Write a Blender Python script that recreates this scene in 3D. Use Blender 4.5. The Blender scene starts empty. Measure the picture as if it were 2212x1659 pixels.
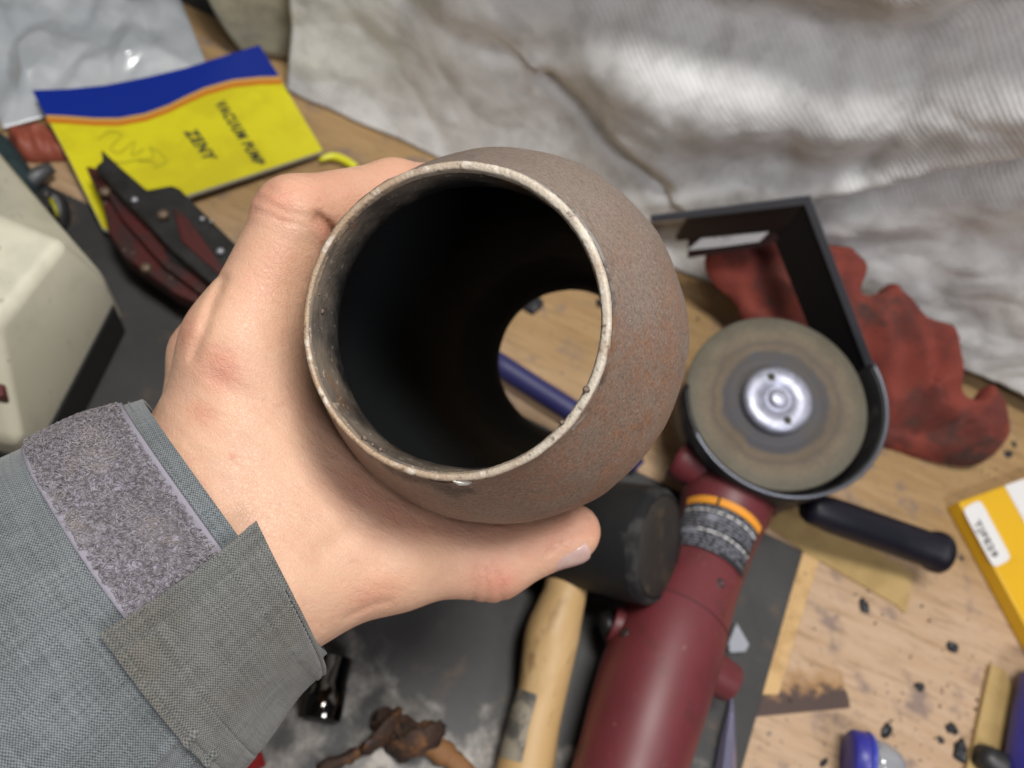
import bpy, bmesh, math, random
import numpy as np
from mathutils import Vector, Matrix, noise as mnoise
random.seed(7); RNG = np.random.default_rng(7)
S = bpy.context.scene; COL = S.collection
R = math.radians
A = lambda *v: np.array(v, dtype=float)
def unit(v): v = np.asarray(v, float); return v / np.linalg.norm(v)

# ---------------------------------------------------------------- camera
# survey frame: photograph measured 2212 px wide, focal length 1662 px, centre (1106, 829.5)
F, CX, CY = 1662.0, 1106.0, 829.5
PITCH, ROLL, H = R(30), R(24), 0.45
U2 = A(math.sin(ROLL), math.cos(ROLL))                       # towards the wall, as seen by the camera
DN = A(-U2[0]*math.sin(PITCH), -U2[1]*math.sin(PITCH), -math.cos(PITCH))
ZC = -DN
YC = unit(A(0, 0, -1) - np.dot(A(0, 0, -1), DN)*DN)
XC = np.cross(YC, ZC)
RW = np.array([XC, YC, ZC])                                  # camera space -> world
CAM = A(0, 0, H)
cam = bpy.data.objects.new('camera', bpy.data.cameras.new('camera')); COL.objects.link(cam)
cam.data.sensor_fit = 'HORIZONTAL'; cam.data.sensor_width = 34.6
cam.data.lens = 34.6*F/2212.0
cam.data.clip_start = 0.01; cam.data.clip_end = 50
m = Matrix.Identity(4)
for i in range(3):
    for j in range(3): m[i][j] = RW[i][j]
    m[i][3] = CAM[i]
cam.matrix_world = m
cam.data.dof.use_dof = True; cam.data.dof.focus_distance = 0.198; cam.data.dof.aperture_fstop = 11.2
S.camera = cam

# ---------------------------------------------------------------- light: workshop lamp overhead, two added fills
W = bpy.data.worlds.new('World'); S.world = W; W.use_nodes = True
W.node_tree.nodes['Background'].inputs[0].default_value = (0.93, 0.96, 1.0, 1)
W.node_tree.nodes['Background'].inputs[1].default_value = 0.04
def lamp(name, loc, aim, sx, sy, power, col):
    l = bpy.data.lights.new(name, 'AREA'); l.shape = 'RECTANGLE'; l.size = sx; l.size_y = sy
    l.energy = power; l.color = col
    o = bpy.data.objects.new(name, l); COL.objects.link(o); o.location = loc
    o.rotation_euler = (Vector(aim) - Vector(loc)).to_track_quat('-Z', 'Y').to_euler()
lamp('shop_lamp', (0.05, 0.17, 1.28), (0.03, 0.10, 0.0), 0.38, 0.22, 13.8, (1.0, 0.98, 0.94))
lamp('blanket_fill', (0.62, -0.42, 1.10), (0.30, 0.30, 0.15), 0.36, 0.20, 6.4, (0.94, 0.94, 1.0))  # added front fill for the blanket, violet like the light at bench right
lamp('rear_fill', (-0.75, -0.65, 1.15), (-0.05, 0.0, 0.2), 0.6, 0.3, 2.2, (1.0, 0.98, 0.95))  # weak added fill from behind the camera, no fitting modelled
S.view_settings.view_transform = 'Standard'; S.view_settings.look = 'None'
S.view_settings.exposure = 0.0; S.view_settings.gamma = 1.0

# ---------------------------------------------------------------- survey helpers
def at(px, py, depth):
    return CAM + RW @ A((px-CX)/F*depth, -(py-CY)/F*depth, -depth)
def ray(px, py): return RW @ A((px-CX)/F, -(py-CY)/F, -1.0)
def B(px, py, z=0.0):                                        # point of the level plane z
    r = ray(px, py); return CAM + r*((z-H)/r[2])
def WP(px, py, y):                                           # point of the wall plane y
    r = ray(px, py); return CAM + r*(y/r[1])
YW = float((B(640, 150)[1] + B(1000, 320)[1] + B(2080, 770)[1])/3)

# ---------------------------------------------------------------- materials
def nodes_of(name):
    mt = bpy.data.materials.new(name); mt.use_nodes = True
    nt = mt.node_tree; b = nt.nodes['Principled BSDF']
    return mt, nt, b
def N(nt, t, **kw):
    n = nt.nodes.new(t)
    for k, v in kw.items():
        if k.startswith('i_'): n.inputs[int(k[2:]) if k[2:].isdigit() else k[2:].replace('_', ' ')].default_value = v
        else: setattr(n, k, v)
    return n
def L(nt, a, b): nt.links.new(a, b)
def rgba(c): return (c[0], c[1], c[2], 1)
def coords(nt, stretch=None, rot=None, uv=False):
    tc = N(nt, 'ShaderNodeTexCoord'); o = tc.outputs['UV' if uv else 'Object']
    if stretch or rot:
        mp = N(nt, 'ShaderNodeMapping'); L(nt, o, mp.inputs[0])
        if stretch: mp.inputs['Scale'].default_value = stretch
        if rot: mp.inputs['Rotation'].default_value = rot
        o = mp.outputs[0]
    return o
def noise_mask(nt, co, scale, lo, hi, detail=4, rough=.6):
    n = N(nt, 'ShaderNodeTexNoise'); n.inputs['Scale'].default_value = scale
    n.inputs['Detail'].default_value = detail; n.inputs['Roughness'].default_value = rough
    L(nt, co, n.inputs['Vector'])
    r = N(nt, 'ShaderNodeMapRange'); r.interpolation_type = 'SMOOTHSTEP'
    r.inputs[1].default_value = lo; r.inputs[2].default_value = hi
    L(nt, n.outputs[0], r.inputs[0]); return r.outputs[0]
def mixc(nt, fac, a, b, blend='MIX'):
    x = N(nt, 'ShaderNodeMix', data_type='RGBA', blend_type=blend)
    if hasattr(fac, 'links'): L(nt, fac, x.inputs[0])
    else: x.inputs[0].default_value = fac
    for s, v in ((x.inputs[6], a), (x.inputs[7], b)):
        if hasattr(v, 'links'): L(nt, v, s)
        else: s.default_value = rgba(v)
    return x.outputs[2]
def math_(nt, op, a, b=None, c=None):
    x = N(nt, 'ShaderNodeMath', operation=op)
    for s, v in zip(x.inputs, (a, b, c)):
        if v is None: continue
        if hasattr(v, 'links'): L(nt, v, s)
        else: s.default_value = v
    return x.outputs[0]
def bump(nt, b, height, strength, dist=.001, prev=None):
    n = N(nt, 'ShaderNodeBump'); n.inputs['Strength'].default_value = strength; n.inputs['Distance'].default_value = dist
    L(nt, height, n.inputs['Height'])
    if prev is not None: L(nt, prev, n.inputs['Normal'])
    L(nt, n.outputs[0], b.inputs['Normal']); return n.outputs[0]
def M(name, col, rough=.5, metal=0., var=(), bumps=(), rvar=None, spec=.5, stretch=None, rot=None, **kw):
    mt, nt, b = nodes_of(name)
    b.inputs['Base Color'].default_value = rgba(col); b.inputs['Roughness'].default_value = rough
    b.inputs['Metallic'].default_value = metal; b.inputs['Specular IOR Level'].default_value = spec
    for k, v in kw.items(): b.inputs[k.replace('_', ' ')].default_value = v
    if var or bumps or rvar:
        co = coords(nt, stretch, rot)
    c = None
    for v in var:                                            # (scale, colour, lo, hi[, detail])
        mk = noise_mask(nt, co, v[0], v[2], v[3], v[4] if len(v) > 4 else 4)
        c = mixc(nt, mk, c if c is not None else col, v[1])
    if c is not None: L(nt, c, b.inputs['Base Color'])
    if rvar:
        mk = noise_mask(nt, co, rvar[0], .3, .7); r = N(nt, 'ShaderNodeMapRange')
        r.inputs[3].default_value = rvar[1]; r.inputs[4].default_value = rvar[2]
        L(nt, mk, r.inputs[0]); L(nt, r.outputs[0], b.inputs['Roughness'])
    prev = None
    for sc, st, ds in bumps:
        n = N(nt, 'ShaderNodeTexNoise'); n.inputs['Scale'].default_value = sc; n.inputs['Detail'].default_value = 5
        L(nt, co, n.inputs['Vector']); prev = bump(nt, b, n.outputs[0], st, ds, prev)
    return mt

# ---------------------------------------------------------------- scene tree helpers
BASE = {}
def tag(o, label=None, cat=None, group=None, kind=None):
    for k, v in (('label', label), ('category', cat), ('group', group), ('kind', kind)):
        if v: o[k] = v
    return o
def thing(name, label, cat, base, group=None):
    o = bpy.data.objects.new(name, None); COL.objects.link(o); o.empty_display_size = .02
    o.location = Vector(base); BASE[o.name] = np.asarray(base, float)
    return tag(o, label, cat, group)
def mesh(name, vf, mat, parent=None, smooth=True, label=None, bevel=None, uv=None, loc=None):
    v, f = vf[0], vf[1]
    base = A(0, 0, 0)
    if parent is not None: base = BASE[parent.name]
    elif loc is not None: base = np.asarray(loc, float)
    v = np.asarray(v, float) - base
    me = bpy.data.meshes.new(name); me.from_pydata(v.tolist(), [], [list(map(int, q)) for q in f])
    mats = mat if isinstance(mat, (list, tuple)) else [mat]
    for q in mats: me.materials.append(q)
    if len(vf) > 2 and vf[2] is not None: me.polygons.foreach_set('material_index', np.asarray(vf[2], np.int32))
    bm = bmesh.new(); bm.from_mesh(me); bmesh.ops.recalc_face_normals(bm, faces=bm.faces) if len(vf) < 4 else None
    bm.to_mesh(me); bm.free()
    if smooth: me.polygons.foreach_set('use_smooth', [True]*len(me.polygons))
    if uv is not None:
        ul = me.uv_layers.new(name='UVMap'); li = np.zeros(len(me.loops), np.int32); me.loops.foreach_get('vertex_index', li)
        ul.data.foreach_set('uv', np.asarray(uv, np.float32)[li].ravel())
    o = bpy.data.objects.new(name, me); COL.objects.link(o); BASE[o.name] = base
    if parent is not None: o.parent = parent
    elif loc is not None: o.location = Vector(base)
    if label: o['label'] = label
    if bevel:
        bv = o.modifiers.new('bevel', 'BEVEL'); bv.width = bevel; bv.segments = 3; bv.limit_method = 'ANGLE'; bv.angle_limit = R(35)
    if smooth and bevel:
        o.modifiers.new('wn', 'WEIGHTED_NORMAL')
    return o
# ---------------------------------------------------------------- shapes, all return (verts, faces)
def join(*parts):
    V, Fc, n = [], [], 0
    for v, f in [p[:2] for p in parts]:
        V += list(map(tuple, v)); Fc += [tuple(i+n for i in q) for q in f]; n += len(v)
    return V, Fc
def frame_of(a):
    a = unit(a); t = A(0, 0, 1) if abs(a[2]) < .9 else A(1, 0, 0)
    e1 = unit(np.cross(t, a)); return e1, np.cross(a, e1)
def lathe(prof, O, ax, n=64, closed=False, e1=None, arc=None):
    ax = unit(ax)
    if e1 is None: e1, e2 = frame_of(ax)
    else: e1 = unit(e1 - np.dot(e1, ax)*ax); e2 = np.cross(ax, e1)
    a0, a1 = arc if arc else (0, 2*math.pi)
    m_ = n if not arc else n+1
    th = [a0+(a1-a0)*i/n for i in range(m_)]
    V = [O + ax*s + r*(math.cos(t)*e1 + math.sin(t)*e2) for s, r in prof for t in th]
    k = len(prof); Fc = []
    for i in range(k if closed else k-1):
        i2 = (i+1) % k
        for j in range(n):
            j2 = (j+1) % m_
            Fc.append((i*m_+j, i*m_+j2, i2*m_+j2, i2*m_+j))
    if arc and closed:
        Fc.append(tuple(i*m_ for i in range(k))); Fc.append(tuple(i*m_+n for i in range(k)))
    return V, Fc
def solid_lathe(prof, O, ax, n=48):
    v, f = lathe(prof, O, ax, n)
    k = len(prof)
    f = list(f) + [tuple(range(n)), tuple((k-1)*n + j for j in range(n))]
    return v, f
def tube(path, rad, n=12, cap=True, flat=1.0):
    P = [np.asarray(p, float) for p in path]; V, Fc = [], []
    rad = rad if hasattr(rad, '__len__') else [rad]*len(P)
    e1 = None
    for i, p in enumerate(P):
        t = unit(P[min(i+1, len(P)-1)] - P[max(i-1, 0)])
        if e1 is None: e1, _ = frame_of(t)
        e1 = unit(e1 - np.dot(e1, t)*t); e2 = np.cross(t, e1)
        for j in range(n):
            a = 2*math.pi*j/n; V.append(p + rad[i]*(math.cos(a)*e1 + flat*math.sin(a)*e2))
    for i in range(len(P)-1):
        for j in range(n):
            j2 = (j+1) % n; Fc.append((i*n+j, i*n+j2, (i+1)*n+j2, (i+1)*n+j))
    if cap: Fc += [tuple(range(n)), tuple((len(P)-1)*n+j for j in range(n))]
    return V, Fc
def smooth_path(pts, n=8):
    P = [np.asarray(p, float) for p in pts]; P = [2*P[0]-P[1]] + P + [2*P[-1]-P[-2]]; out = []
    for i in range(1, len(P)-2):
        a, b, c, d = P[i-1:i+3]
        for k in range(n):
            t = k/n; out.append(.5*((2*b)+(-a+c)*t+(2*a-5*b+4*c-d)*t*t+(-a+3*b-3*c+d)*t**3))
    out.append(P[-2]); return out
def prism(top, down):
    n = len(top); V = [np.asarray(p, float) for p in top]
    V += [p + np.asarray(down) if not np.isscalar(down) else A(p[0], p[1], p[2]-down) for p in V]
    Fc = [tuple(range(n)), tuple(reversed(range(n, 2*n)))]
    Fc += [(i, i+n, (i+1) % n+n, (i+1) % n) for i in range(n)]
    return V, Fc
def grid(fn, nu, nv):
    V = [fn(i/nu, j/nv) for i in range(nu+1) for j in range(nv+1)]; w = nv+1
    return V, [(i*w+j, (i+1)*w+j, (i+1)*w+j+1, i*w+j+1) for i in range(nu) for j in range(nv)]
def box(c, ax, ay, az):
    c = np.asarray(c, float); V = [c + sx*ax + sy*ay + sz*az for sx in (-1, 1) for sy in (-1, 1) for sz in (-1, 1)]
    return V, [(0, 1, 3, 2), (4, 6, 7, 5), (0, 4, 5, 1), (2, 3, 7, 6), (0, 2, 6, 4), (1, 5, 7, 3)]
def surface_nets(Fd, org, h):
    s = Fd < 0; nx, ny, nz = Fd.shape
    acc = np.zeros((nx-1, ny-1, nz-1, 3), np.float32); cnt = np.zeros((nx-1, ny-1, nz-1), np.float32)
    def sl(o, d): return tuple(slice(o[k], Fd.shape[k]-1+o[k]) for k in range(3))
    for ax in range(3):
        oth = [k for k in range(3) if k != ax]
        for p in (0, 1):
            for q in (0, 1):
                o = [0, 0, 0]; o[oth[0]] = p; o[oth[1]] = q; o2 = list(o); o2[ax] = 1
                a, b = Fd[sl(o, 0)], Fd[sl(o2, 0)]; ch = (a < 0) != (b < 0)
                t = np.where(ch, a/np.where(ch, a-b, 1), 0)
                cnt += ch
                for k in range(3): acc[..., k] += ch*(t if k == ax else o[k])
    act = cnt > 0; idx = -np.ones(act.shape, np.int64); idx[act] = np.arange(act.sum())
    ijk = np.argwhere(act); V = org + h*(ijk + acc[act]/cnt[act][:, None])
    faces = []
    for ax in range(3):
        o1, o2_ = [(1, 2), (2, 0), (0, 1)][ax]
        a = s.take(range(0, Fd.shape[ax]-1), ax); b = s.take(range(1, Fd.shape[ax]), ax)
        e = np.argwhere(a != b)
        ok = (e[:, o1] > 0) & (e[:, o2_] > 0) & (e[:, o1] < Fd.shape[o1]-1) & (e[:, o2_] < Fd.shape[o2_]-1); e = e[ok]
        ins = a[tuple(e.T)]
        def cell(d1, d2):
            c = e.copy(); c[:, o1] += d1; c[:, o2_] += d2; return idx[tuple(c.T)]
        q = np.stack([cell(-1, -1), cell(0, -1), cell(0, 0), cell(-1, 0)], 1)
        q[~ins] = q[~ins][:, ::-1]; faces.append(q)
    fc = np.concatenate(faces); fc = fc[(fc >= 0).all(1)]
    return V, fc
def smin(a, b, k):
    h = np.maximum(k-np.abs(a-b), 0)/k; return np.minimum(a, b) - h*h*k*.25
def smax(a, b, k): return -smin(-a, -b, k)
def poly_sd(x, y, P):                                        # signed distance to a closed polygon, negative inside
    d = np.full(x.shape, 1e9); ins = np.zeros(x.shape, bool); n = len(P)
    for i in range(n):
        a, b = P[i], P[(i+1) % n]; ex, ey = b[0]-a[0], b[1]-a[1]; wx, wy = x-a[0], y-a[1]
        t = np.clip((wx*ex+wy*ey)/(ex*ex+ey*ey), 0, 1)
        d = np.minimum(d, np.hypot(wx-t*ex, wy-t*ey))
        c = ((a[1] > y) != (b[1] > y)) & (x < (b[0]-a[0])*(y-a[1])/((b[1]-a[1]) if b[1] != a[1] else 1e-9)+a[0])
        ins ^= c
    return np.where(ins, -d, d)
def folds(x, y, seed, wl, n=5):
    r = np.random.default_rng(seed); o = np.zeros_like(x)
    wx = x + .35*wl*np.sin(y*2*math.pi/(1.7*wl)+r.uniform(0, 6)); wy = y + .35*wl*np.sin(x*2*math.pi/(2.1*wl)+r.uniform(0, 6))
    for i in range(n):
        a = r.uniform(0, math.pi); w = wl*r.uniform(.6, 1.6)
        o += (1-2*np.abs(np.sin((wx*math.cos(a)+wy*math.sin(a))*math.pi/w+r.uniform(0, 6))))*r.uniform(.4, 1)
    return o/n
def lump(outline, z0, hgt, seed, wl=.02, amp=.5, edge=.012, h=.0013, rise=None, ridges=()):   # crumpled cloth lying inside a plan outline
    P = smooth_path(list(outline)+[outline[0]], 6)[:-1]; P = np.array(P)[:, :2]
    lo = P.min(0)-.004; hi = P.max(0)+.004
    xs = np.arange(lo[0], hi[0], h); ys = np.arange(lo[1], hi[1], h); zs = np.arange(-.003, hgt*2.2+(.02 if len(ridges) else 0), h)
    X, Y = np.meshgrid(xs, ys, indexing='ij'); d = -poly_sd(X, Y, P)
    e = np.clip(d/edge, 0, 1); rg = sum((a_*np.exp(-(seg_d(X, Y, np.array(l_))[0]/w_)**1.5) for l_, w_, a_ in ridges), np.zeros_like(X)); top = np.maximum(np.sqrt(e*(2-e))*(hgt*(1+amp*folds(X, Y, seed, wl)) + rg*np.clip(d/.018, 0, 1)), 0) + .0012
    Fd = np.maximum(zs[None, None, :] - top[..., None], np.maximum(-d[..., None], -zs[None, None, :]))
    v, f = surface_nets(Fd.astype(np.float32), A(xs[0], ys[0], z0+zs[0]), h)
    if rise: v[:, 2] += rise(v[:, 1])
    return v, f

# ================================================================= SETTING: bench, plate, wall
# plywood bench
mt, nt, b = nodes_of('plywood'); PLY = mt
co = coords(nt); cg = coords(nt, (6, 60, 30), (0, 0, R(-4)))
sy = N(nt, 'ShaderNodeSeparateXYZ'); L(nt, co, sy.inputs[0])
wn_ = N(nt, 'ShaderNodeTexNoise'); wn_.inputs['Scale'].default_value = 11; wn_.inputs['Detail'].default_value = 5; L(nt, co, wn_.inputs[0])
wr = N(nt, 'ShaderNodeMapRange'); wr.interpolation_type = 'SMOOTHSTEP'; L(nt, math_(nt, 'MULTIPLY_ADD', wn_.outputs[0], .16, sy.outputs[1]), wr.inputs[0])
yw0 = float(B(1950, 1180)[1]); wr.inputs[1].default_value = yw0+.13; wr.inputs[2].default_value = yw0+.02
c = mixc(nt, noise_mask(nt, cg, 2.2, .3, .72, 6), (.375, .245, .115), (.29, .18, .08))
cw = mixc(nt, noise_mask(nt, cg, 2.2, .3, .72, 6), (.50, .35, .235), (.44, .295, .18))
c = mixc(nt, wr.outputs[0], c, cw)  # paler front, browner back: lamp fall-off over the bench put into the colour
c = mixc(nt, math_(nt, 'MULTIPLY', noise_mask(nt, cg, 5, .52, .66, 7), .55), c, (.24, .15, .08))
c = mixc(nt, math_(nt, 'MULTIPLY', noise_mask(nt, co, 38, .53, .68, 6), .70), c, (.165, .125, .125))
c = mixc(nt, math_(nt, 'MULTIPLY', noise_mask(nt, co, 230, .63, .72, 3), .75), c, (.09, .08, .085))
s0_, s1_ = B(1600, 1553), B(1840, 1530); su = unit(s1_-s0_); sv = np.cross(A(0, 0, 1), su)   # scorched patch: hard lower and right edge, fading upward
def axis_(o, d):
    x = N(nt, 'ShaderNodeVectorMath', operation='SUBTRACT'); L(nt, co, x.inputs[0]); x.inputs[1].default_value = tuple(o)
    y = N(nt, 'ShaderNodeVectorMath', operation='DOT_PRODUCT'); L(nt, x.outputs[0], y.inputs[0]); y.inputs[1].default_value = tuple(d); return y.outputs['Value']
def ramp_(v, a_, b_):
    r = N(nt, 'ShaderNodeMapRange'); r.interpolation_type = 'SMOOTHSTEP'; r.inputs[1].default_value = a_; r.inputs[2].default_value = b_; L(nt, v, r.inputs[0]); return r.outputs[0]
hv_ = float((B(1740, 1490)-s0_) @ sv); lu_ = float((s1_-s0_) @ su)
wob = math_(nt, 'MULTIPLY_ADD', noise_mask(nt, co, 120, .3, .7, 4), hv_*.7, -hv_*.35)
au, av = axis_(s0_, su), axis_(s0_, sv); av2 = math_(nt, 'ADD', av, wob)
lim = math_(nt, 'MULTIPLY', ramp_(av, -.0002, .0008), ramp_(math_(nt, 'ADD', au, math_(nt, 'MULTIPLY', wob, .12)), lu_, lu_-.0015))
c = mixc(nt, math_(nt, 'MULTIPLY', math_(nt, 'MULTIPLY', lim, ramp_(av2, hv_*2.6, hv_*.8)), .75), c, (.30, .15, .045))
c = mixc(nt, math_(nt, 'MULTIPLY', math_(nt, 'MULTIPLY', lim, ramp_(av2, hv_*1.25, hv_*.7)), .93), c, (.060, .042, .042))
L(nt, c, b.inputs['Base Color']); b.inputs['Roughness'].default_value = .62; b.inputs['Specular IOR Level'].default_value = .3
nn = N(nt, 'ShaderNodeTexNoise'); nn.inputs['Scale'].default_value = 40; nn.inputs['Detail'].default_value = 6; L(nt, cg, nn.inputs[0])
bump(nt, b, nn.outputs[0], .25, .0006)
PLY_EDGE = M('plywood_edge', (.56, .36, .16), .6, var=[(60, (.42, .25, .10), .4, .65)], bumps=[(300, .3, .0005)])
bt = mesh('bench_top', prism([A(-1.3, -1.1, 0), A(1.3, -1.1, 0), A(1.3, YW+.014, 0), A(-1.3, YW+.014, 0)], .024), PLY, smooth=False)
tag(bt, kind='structure')
# light worn strip and scorch of the plywood beside the plate
strip = mesh('worn_edge', prism([B(1736, 1192, .0008), B(1772, 1200, .0008), B(1712, 1395, .0008), B(1682, 1500, .0008), B(1640, 1500, .0008)], .0007), PLY_EDGE, bt, smooth=False)
# steel plate lying on the bench, chalky dust towards the front
mt, nt, b = nodes_of('plate_steel'); PLATE = mt
co = coords(nt)
c = mixc(nt, noise_mask(nt, co, 12, .35, .7, 5), (.034, .0325, .032), (.052, .050, .049))
c = mixc(nt, math_(nt, 'MULTIPLY', noise_mask(nt, co, 60, .58, .75, 4), .5), c, (.12, .075, .045))
sep = N(nt, 'ShaderNodeSeparateXYZ'); L(nt, co, sep.inputs[0])
dust = N(nt, 'ShaderNodeMapRange'); dust.interpolation_type = 'SMOOTHSTEP'
dn = N(nt, 'ShaderNodeTexNoise'); dn.inputs['Scale'].default_value = 38; dn.inputs['Detail'].default_value = 6; L(nt, co, dn.inputs[0])
dsum = math_(nt, 'MULTIPLY_ADD', dn.outputs[0], .16, sep.outputs[1])
DUST = dust; L(nt, dsum, dust.inputs[0])
dm = math_(nt, 'MULTIPLY', dust.outputs[0], math_(nt, 'MULTIPLY', noise_mask(nt, co, 34, .36, .62, 7), .85))
c = mixc(nt, dm, c, (.40, .365, .325))
c = mixc(nt, math_(nt, 'MULTIPLY', dm, noise_mask(nt, co, 110, .50, .64, 5)), c, (.10, .095, .09))
L(nt, c, b.inputs['Base Color']); b.inputs['Roughness'].default_value = .55; b.inputs['Metallic'].default_value = .15
nn = N(nt, 'ShaderNodeTexNoise'); nn.inputs['Scale'].default_value = 150; nn.inputs['Detail'].default_value = 6; L(nt, co, nn.inputs[0])
bump(nt, b, nn.outputs[0], .3, .0008)
zp = .004
pl_top = [B(1735, 1190, zp), B(1150, 908, zp), B(500, 590, zp), B(215, 452, zp), B(-700, 20, zp), B(-900, 2600, zp), B(1390, 2500, zp), B(1602, 1665, zp)]
pl = mesh('steel_plate', prism(pl_top, .0038), PLATE, smooth=False, loc=B(900, 1400, 0), bevel=.0006)
tag(pl, 'dark grey steel plate lying on the plywood bench under the tools', 'steel plate')
yd0 = B(800, 1490, zp)[1] - BASE[pl.name][1]; yd1 = B(800, 1330, zp)[1] - BASE[pl.name][1]
dust.inputs[1].default_value = yd1+.065; dust.inputs[2].default_value = yd0+.07
dust.inputs[3].default_value = 0; dust.inputs[4].default_value = 1

# wall behind
WALLM = M('wall_paint', (.035, .035, .035), .8, var=[(8, (.02, .02, .02), .4, .6)])
w = mesh('wall', prism([A(-1.3, YW+.014, 1.2), A(1.3, YW+.014, 1.2), A(1.3, YW+.014, -.03), A(-1.3, YW+.014, -.03)], A(0, .05, 0)), WALLM, smooth=False)
tag(w, kind='structure')

# ---------------------------------------------------------------- welding blanket hung over the wall
def blanket_mat(name, ca, cb, stain, rib):
    mt, nt, b = nodes_of(name); co = coords(nt)
    c = mixc(nt, noise_mask(nt, co, 14, .35, .7, 5), ca, cb)
    c = mixc(nt, math_(nt, 'MULTIPLY', noise_mask(nt, co, 16, .55, .75, 6), .40), c, stain)
    c = mixc(nt, math_(nt, 'MULTIPLY', noise_mask(nt, co, 55, .42, .66, 7), .30), c, stain)
    c = mixc(nt, math_(nt, 'MULTIPLY', noise_mask(nt, co, 120, .66, .76, 3), .35), c, stain)
    wv = N(nt, 'ShaderNodeTexWave', wave_type='BANDS', bands_direction='X'); wv.inputs['Scale'].default_value = rib*.85
    wv.inputs['Distortion'].default_value = 2.5; wv.inputs['Detail'].default_value = 2; wv.inputs['Detail Scale'].default_value = .6
    rc = coords(nt, None, (0, R(60), 0)); L(nt, rc, wv.inputs[0])
    wv2 = N(nt, 'ShaderNodeTexWave', wave_type='BANDS', bands_direction='Z'); wv2.inputs['Scale'].default_value = rib*1.15
    wv2.inputs['Distortion'].default_value = .8; L(nt, rc, wv2.inputs[0])
    hh = math_(nt, 'MULTIPLY_ADD', wv2.outputs[1], .35, wv.outputs[1])
    hh = math_(nt, 'MULTIPLY', hh, math_(nt, 'MULTIPLY_ADD', noise_mask(nt, co, 7, .38, .66, 3), .65, .35))
    c = mixc(nt, math_(nt, 'MULTIPLY', math_(nt, 'SUBTRACT', 1.5, hh), .10), c, stain)
    L(nt, c, b.inputs['Base Color']); b.inputs['Roughness'].default_value = .75; b.inputs['Specular IOR Level'].default_value = .25
    b.inputs['Sheen Weight'].default_value = .2
    pv = bump(nt, b, hh, .34, .0010)
    nn = N(nt, 'ShaderNodeTexNoise'); nn.inputs['Scale'].default_value = 26; nn.inputs['Detail'].default_value = 6; L(nt, co, nn.inputs[0])
    bump(nt, b, nn.outputs[0], .35, .006, pv)
    return mt
BLANKET = blanket_mat('blanket_cloth', (.79, .79, .785), (.66, .66, .65), (.26, .255, .24), 125)
BLANKET2 = blanket_mat('old_canvas', (.40, .37, .26), (.33, .30, .23), (.14, .12, .09), 125)
def pline(pts): return [np.delete(WP(x, y, YW-.02), 1) for x, y in pts]
def seg_d(x, z, P):
    best = np.full(x.shape, 1e9); side = np.zeros(x.shape)
    for a, b_ in zip(P[:-1], P[1:]):
        e = b_-a; t = np.clip(((x-a[0])*e[0]+(z-a[1])*e[1])/(e@e), 0, 1)
        dx, dz = x-a[0]-t*e[0], z-a[1]-t*e[1]; d = np.hypot(dx, dz)
        sd = np.sign(e[0]*(z-a[1])-e[1]*(x-a[0])); m_ = d < best
        best = np.where(m_, d, best); side = np.where(m_, sd, side)
    return best, side
x0 = WP(655, 148, YW)[0]
c1 = pline([(1185, 172), (1300, 262), (1390, 335), (1440, 380)])
c2 = pline([(1420, 462), (1560, 450), (1740, 422), (1900, 392), (2050, 352), (2260, 306), (2500, 240)])
c3 = pline([(1150, -130), (1380, -25), (1560, 28), (1750, 52), (1900, 88), (2020, 78), (2120, 42), (2400, 20)])
c4 = pline([(1990, 150), (1940, 240), (1860, 352)])
c5 = pline([(1800, 120), (1720, 230), (1690, 330)])
c6 = pline([(1130, -20), (1180, 60), (1230, 170)])
c7 = pline([(1760, 560), (1900, 540), (2100, 520), (2400, 480)])
c8 = pline([(1480, 190), (1800, 225), (2300, 190), (2600, 150)])
c9 = pline([(1600, 345), (1850, 330), (2300, 270)])
def blanket_y(X, Z):
    n = np.array([[mnoise.fractal(Vector((x*9, z*9, 3.1)), 1.0, 2.1, 3) for x, z in zip(rx, rz)] for rx, rz in zip(X, Z)])
    y = YW - .016 - .007*n*np.clip(Z/.08, .15, 1) - .012*np.exp(-Z/.03)
    d, s = seg_d(X, Z, c1); y += .008*np.exp(-(d/.008)**2) - .011*(s > 0)*np.exp(-d/.04)*(1-np.exp(-d/.003))*np.exp(-((X-c1[1][0])**2+(Z-c1[1][1])**2)/.075**2)
    d, s = seg_d(X, Z, c2); y += np.where(s > 0, -.020*np.exp(-d/.05)*(1-np.exp(-d/.003)), .026*np.exp(-(d/.013)**1.5) - .006*np.exp(-((d-.045)/.03)**2))
    d, s = seg_d(X, Z, c3); y += .016*np.exp(-(d/.022)**2) - .030*np.exp(-((d-.045)/.024)**2)*(s > 0) - .008*np.exp(-((d-.05)/.03)**2)*(s < 0)
    d, s = seg_d(X, Z, c8); y -= .020*np.exp(-(d/.055)**2)
    d, s = seg_d(X, Z, c9); y += .014*np.exp(-(d/.030)**2)
    for cc, am, wd in ((c4, .005, .007), (c5, .004, .012), (c6, .004, .022), (c7, .007, .02)):
        d, s = seg_d(X, Z, cc); y += am*np.exp(-(d/wd)**2)
    y += .0035*folds(X, Z, 5, .09) + .0016*folds(X, Z, 21, .032)*np.clip((X+.05)/.2, .2, 1)
    return np.minimum(y, YW+.008)
def sheet(xa, xb, za, zb, nx, nz, fy, bottom=None):
    xs = np.linspace(xa, xb, nx); zs = np.linspace(za, zb, nz); X, Z = np.meshgrid(xs, zs, indexing='ij')
    if bottom is not None: Z = Z + (bottom(X))*(1-(Z-za)/(zb-za))
    Y = fy(X, Z); V = np.stack([X, Y, Z], -1).reshape(-1, 3)
    return V, [(i*nz+j, (i+1)*nz+j, (i+1)*nz+j+1, i*nz+j+1) for i in range(nx-1) for j in range(nz-1)]
xr = WP(1860, 640, YW)[0]
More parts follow.
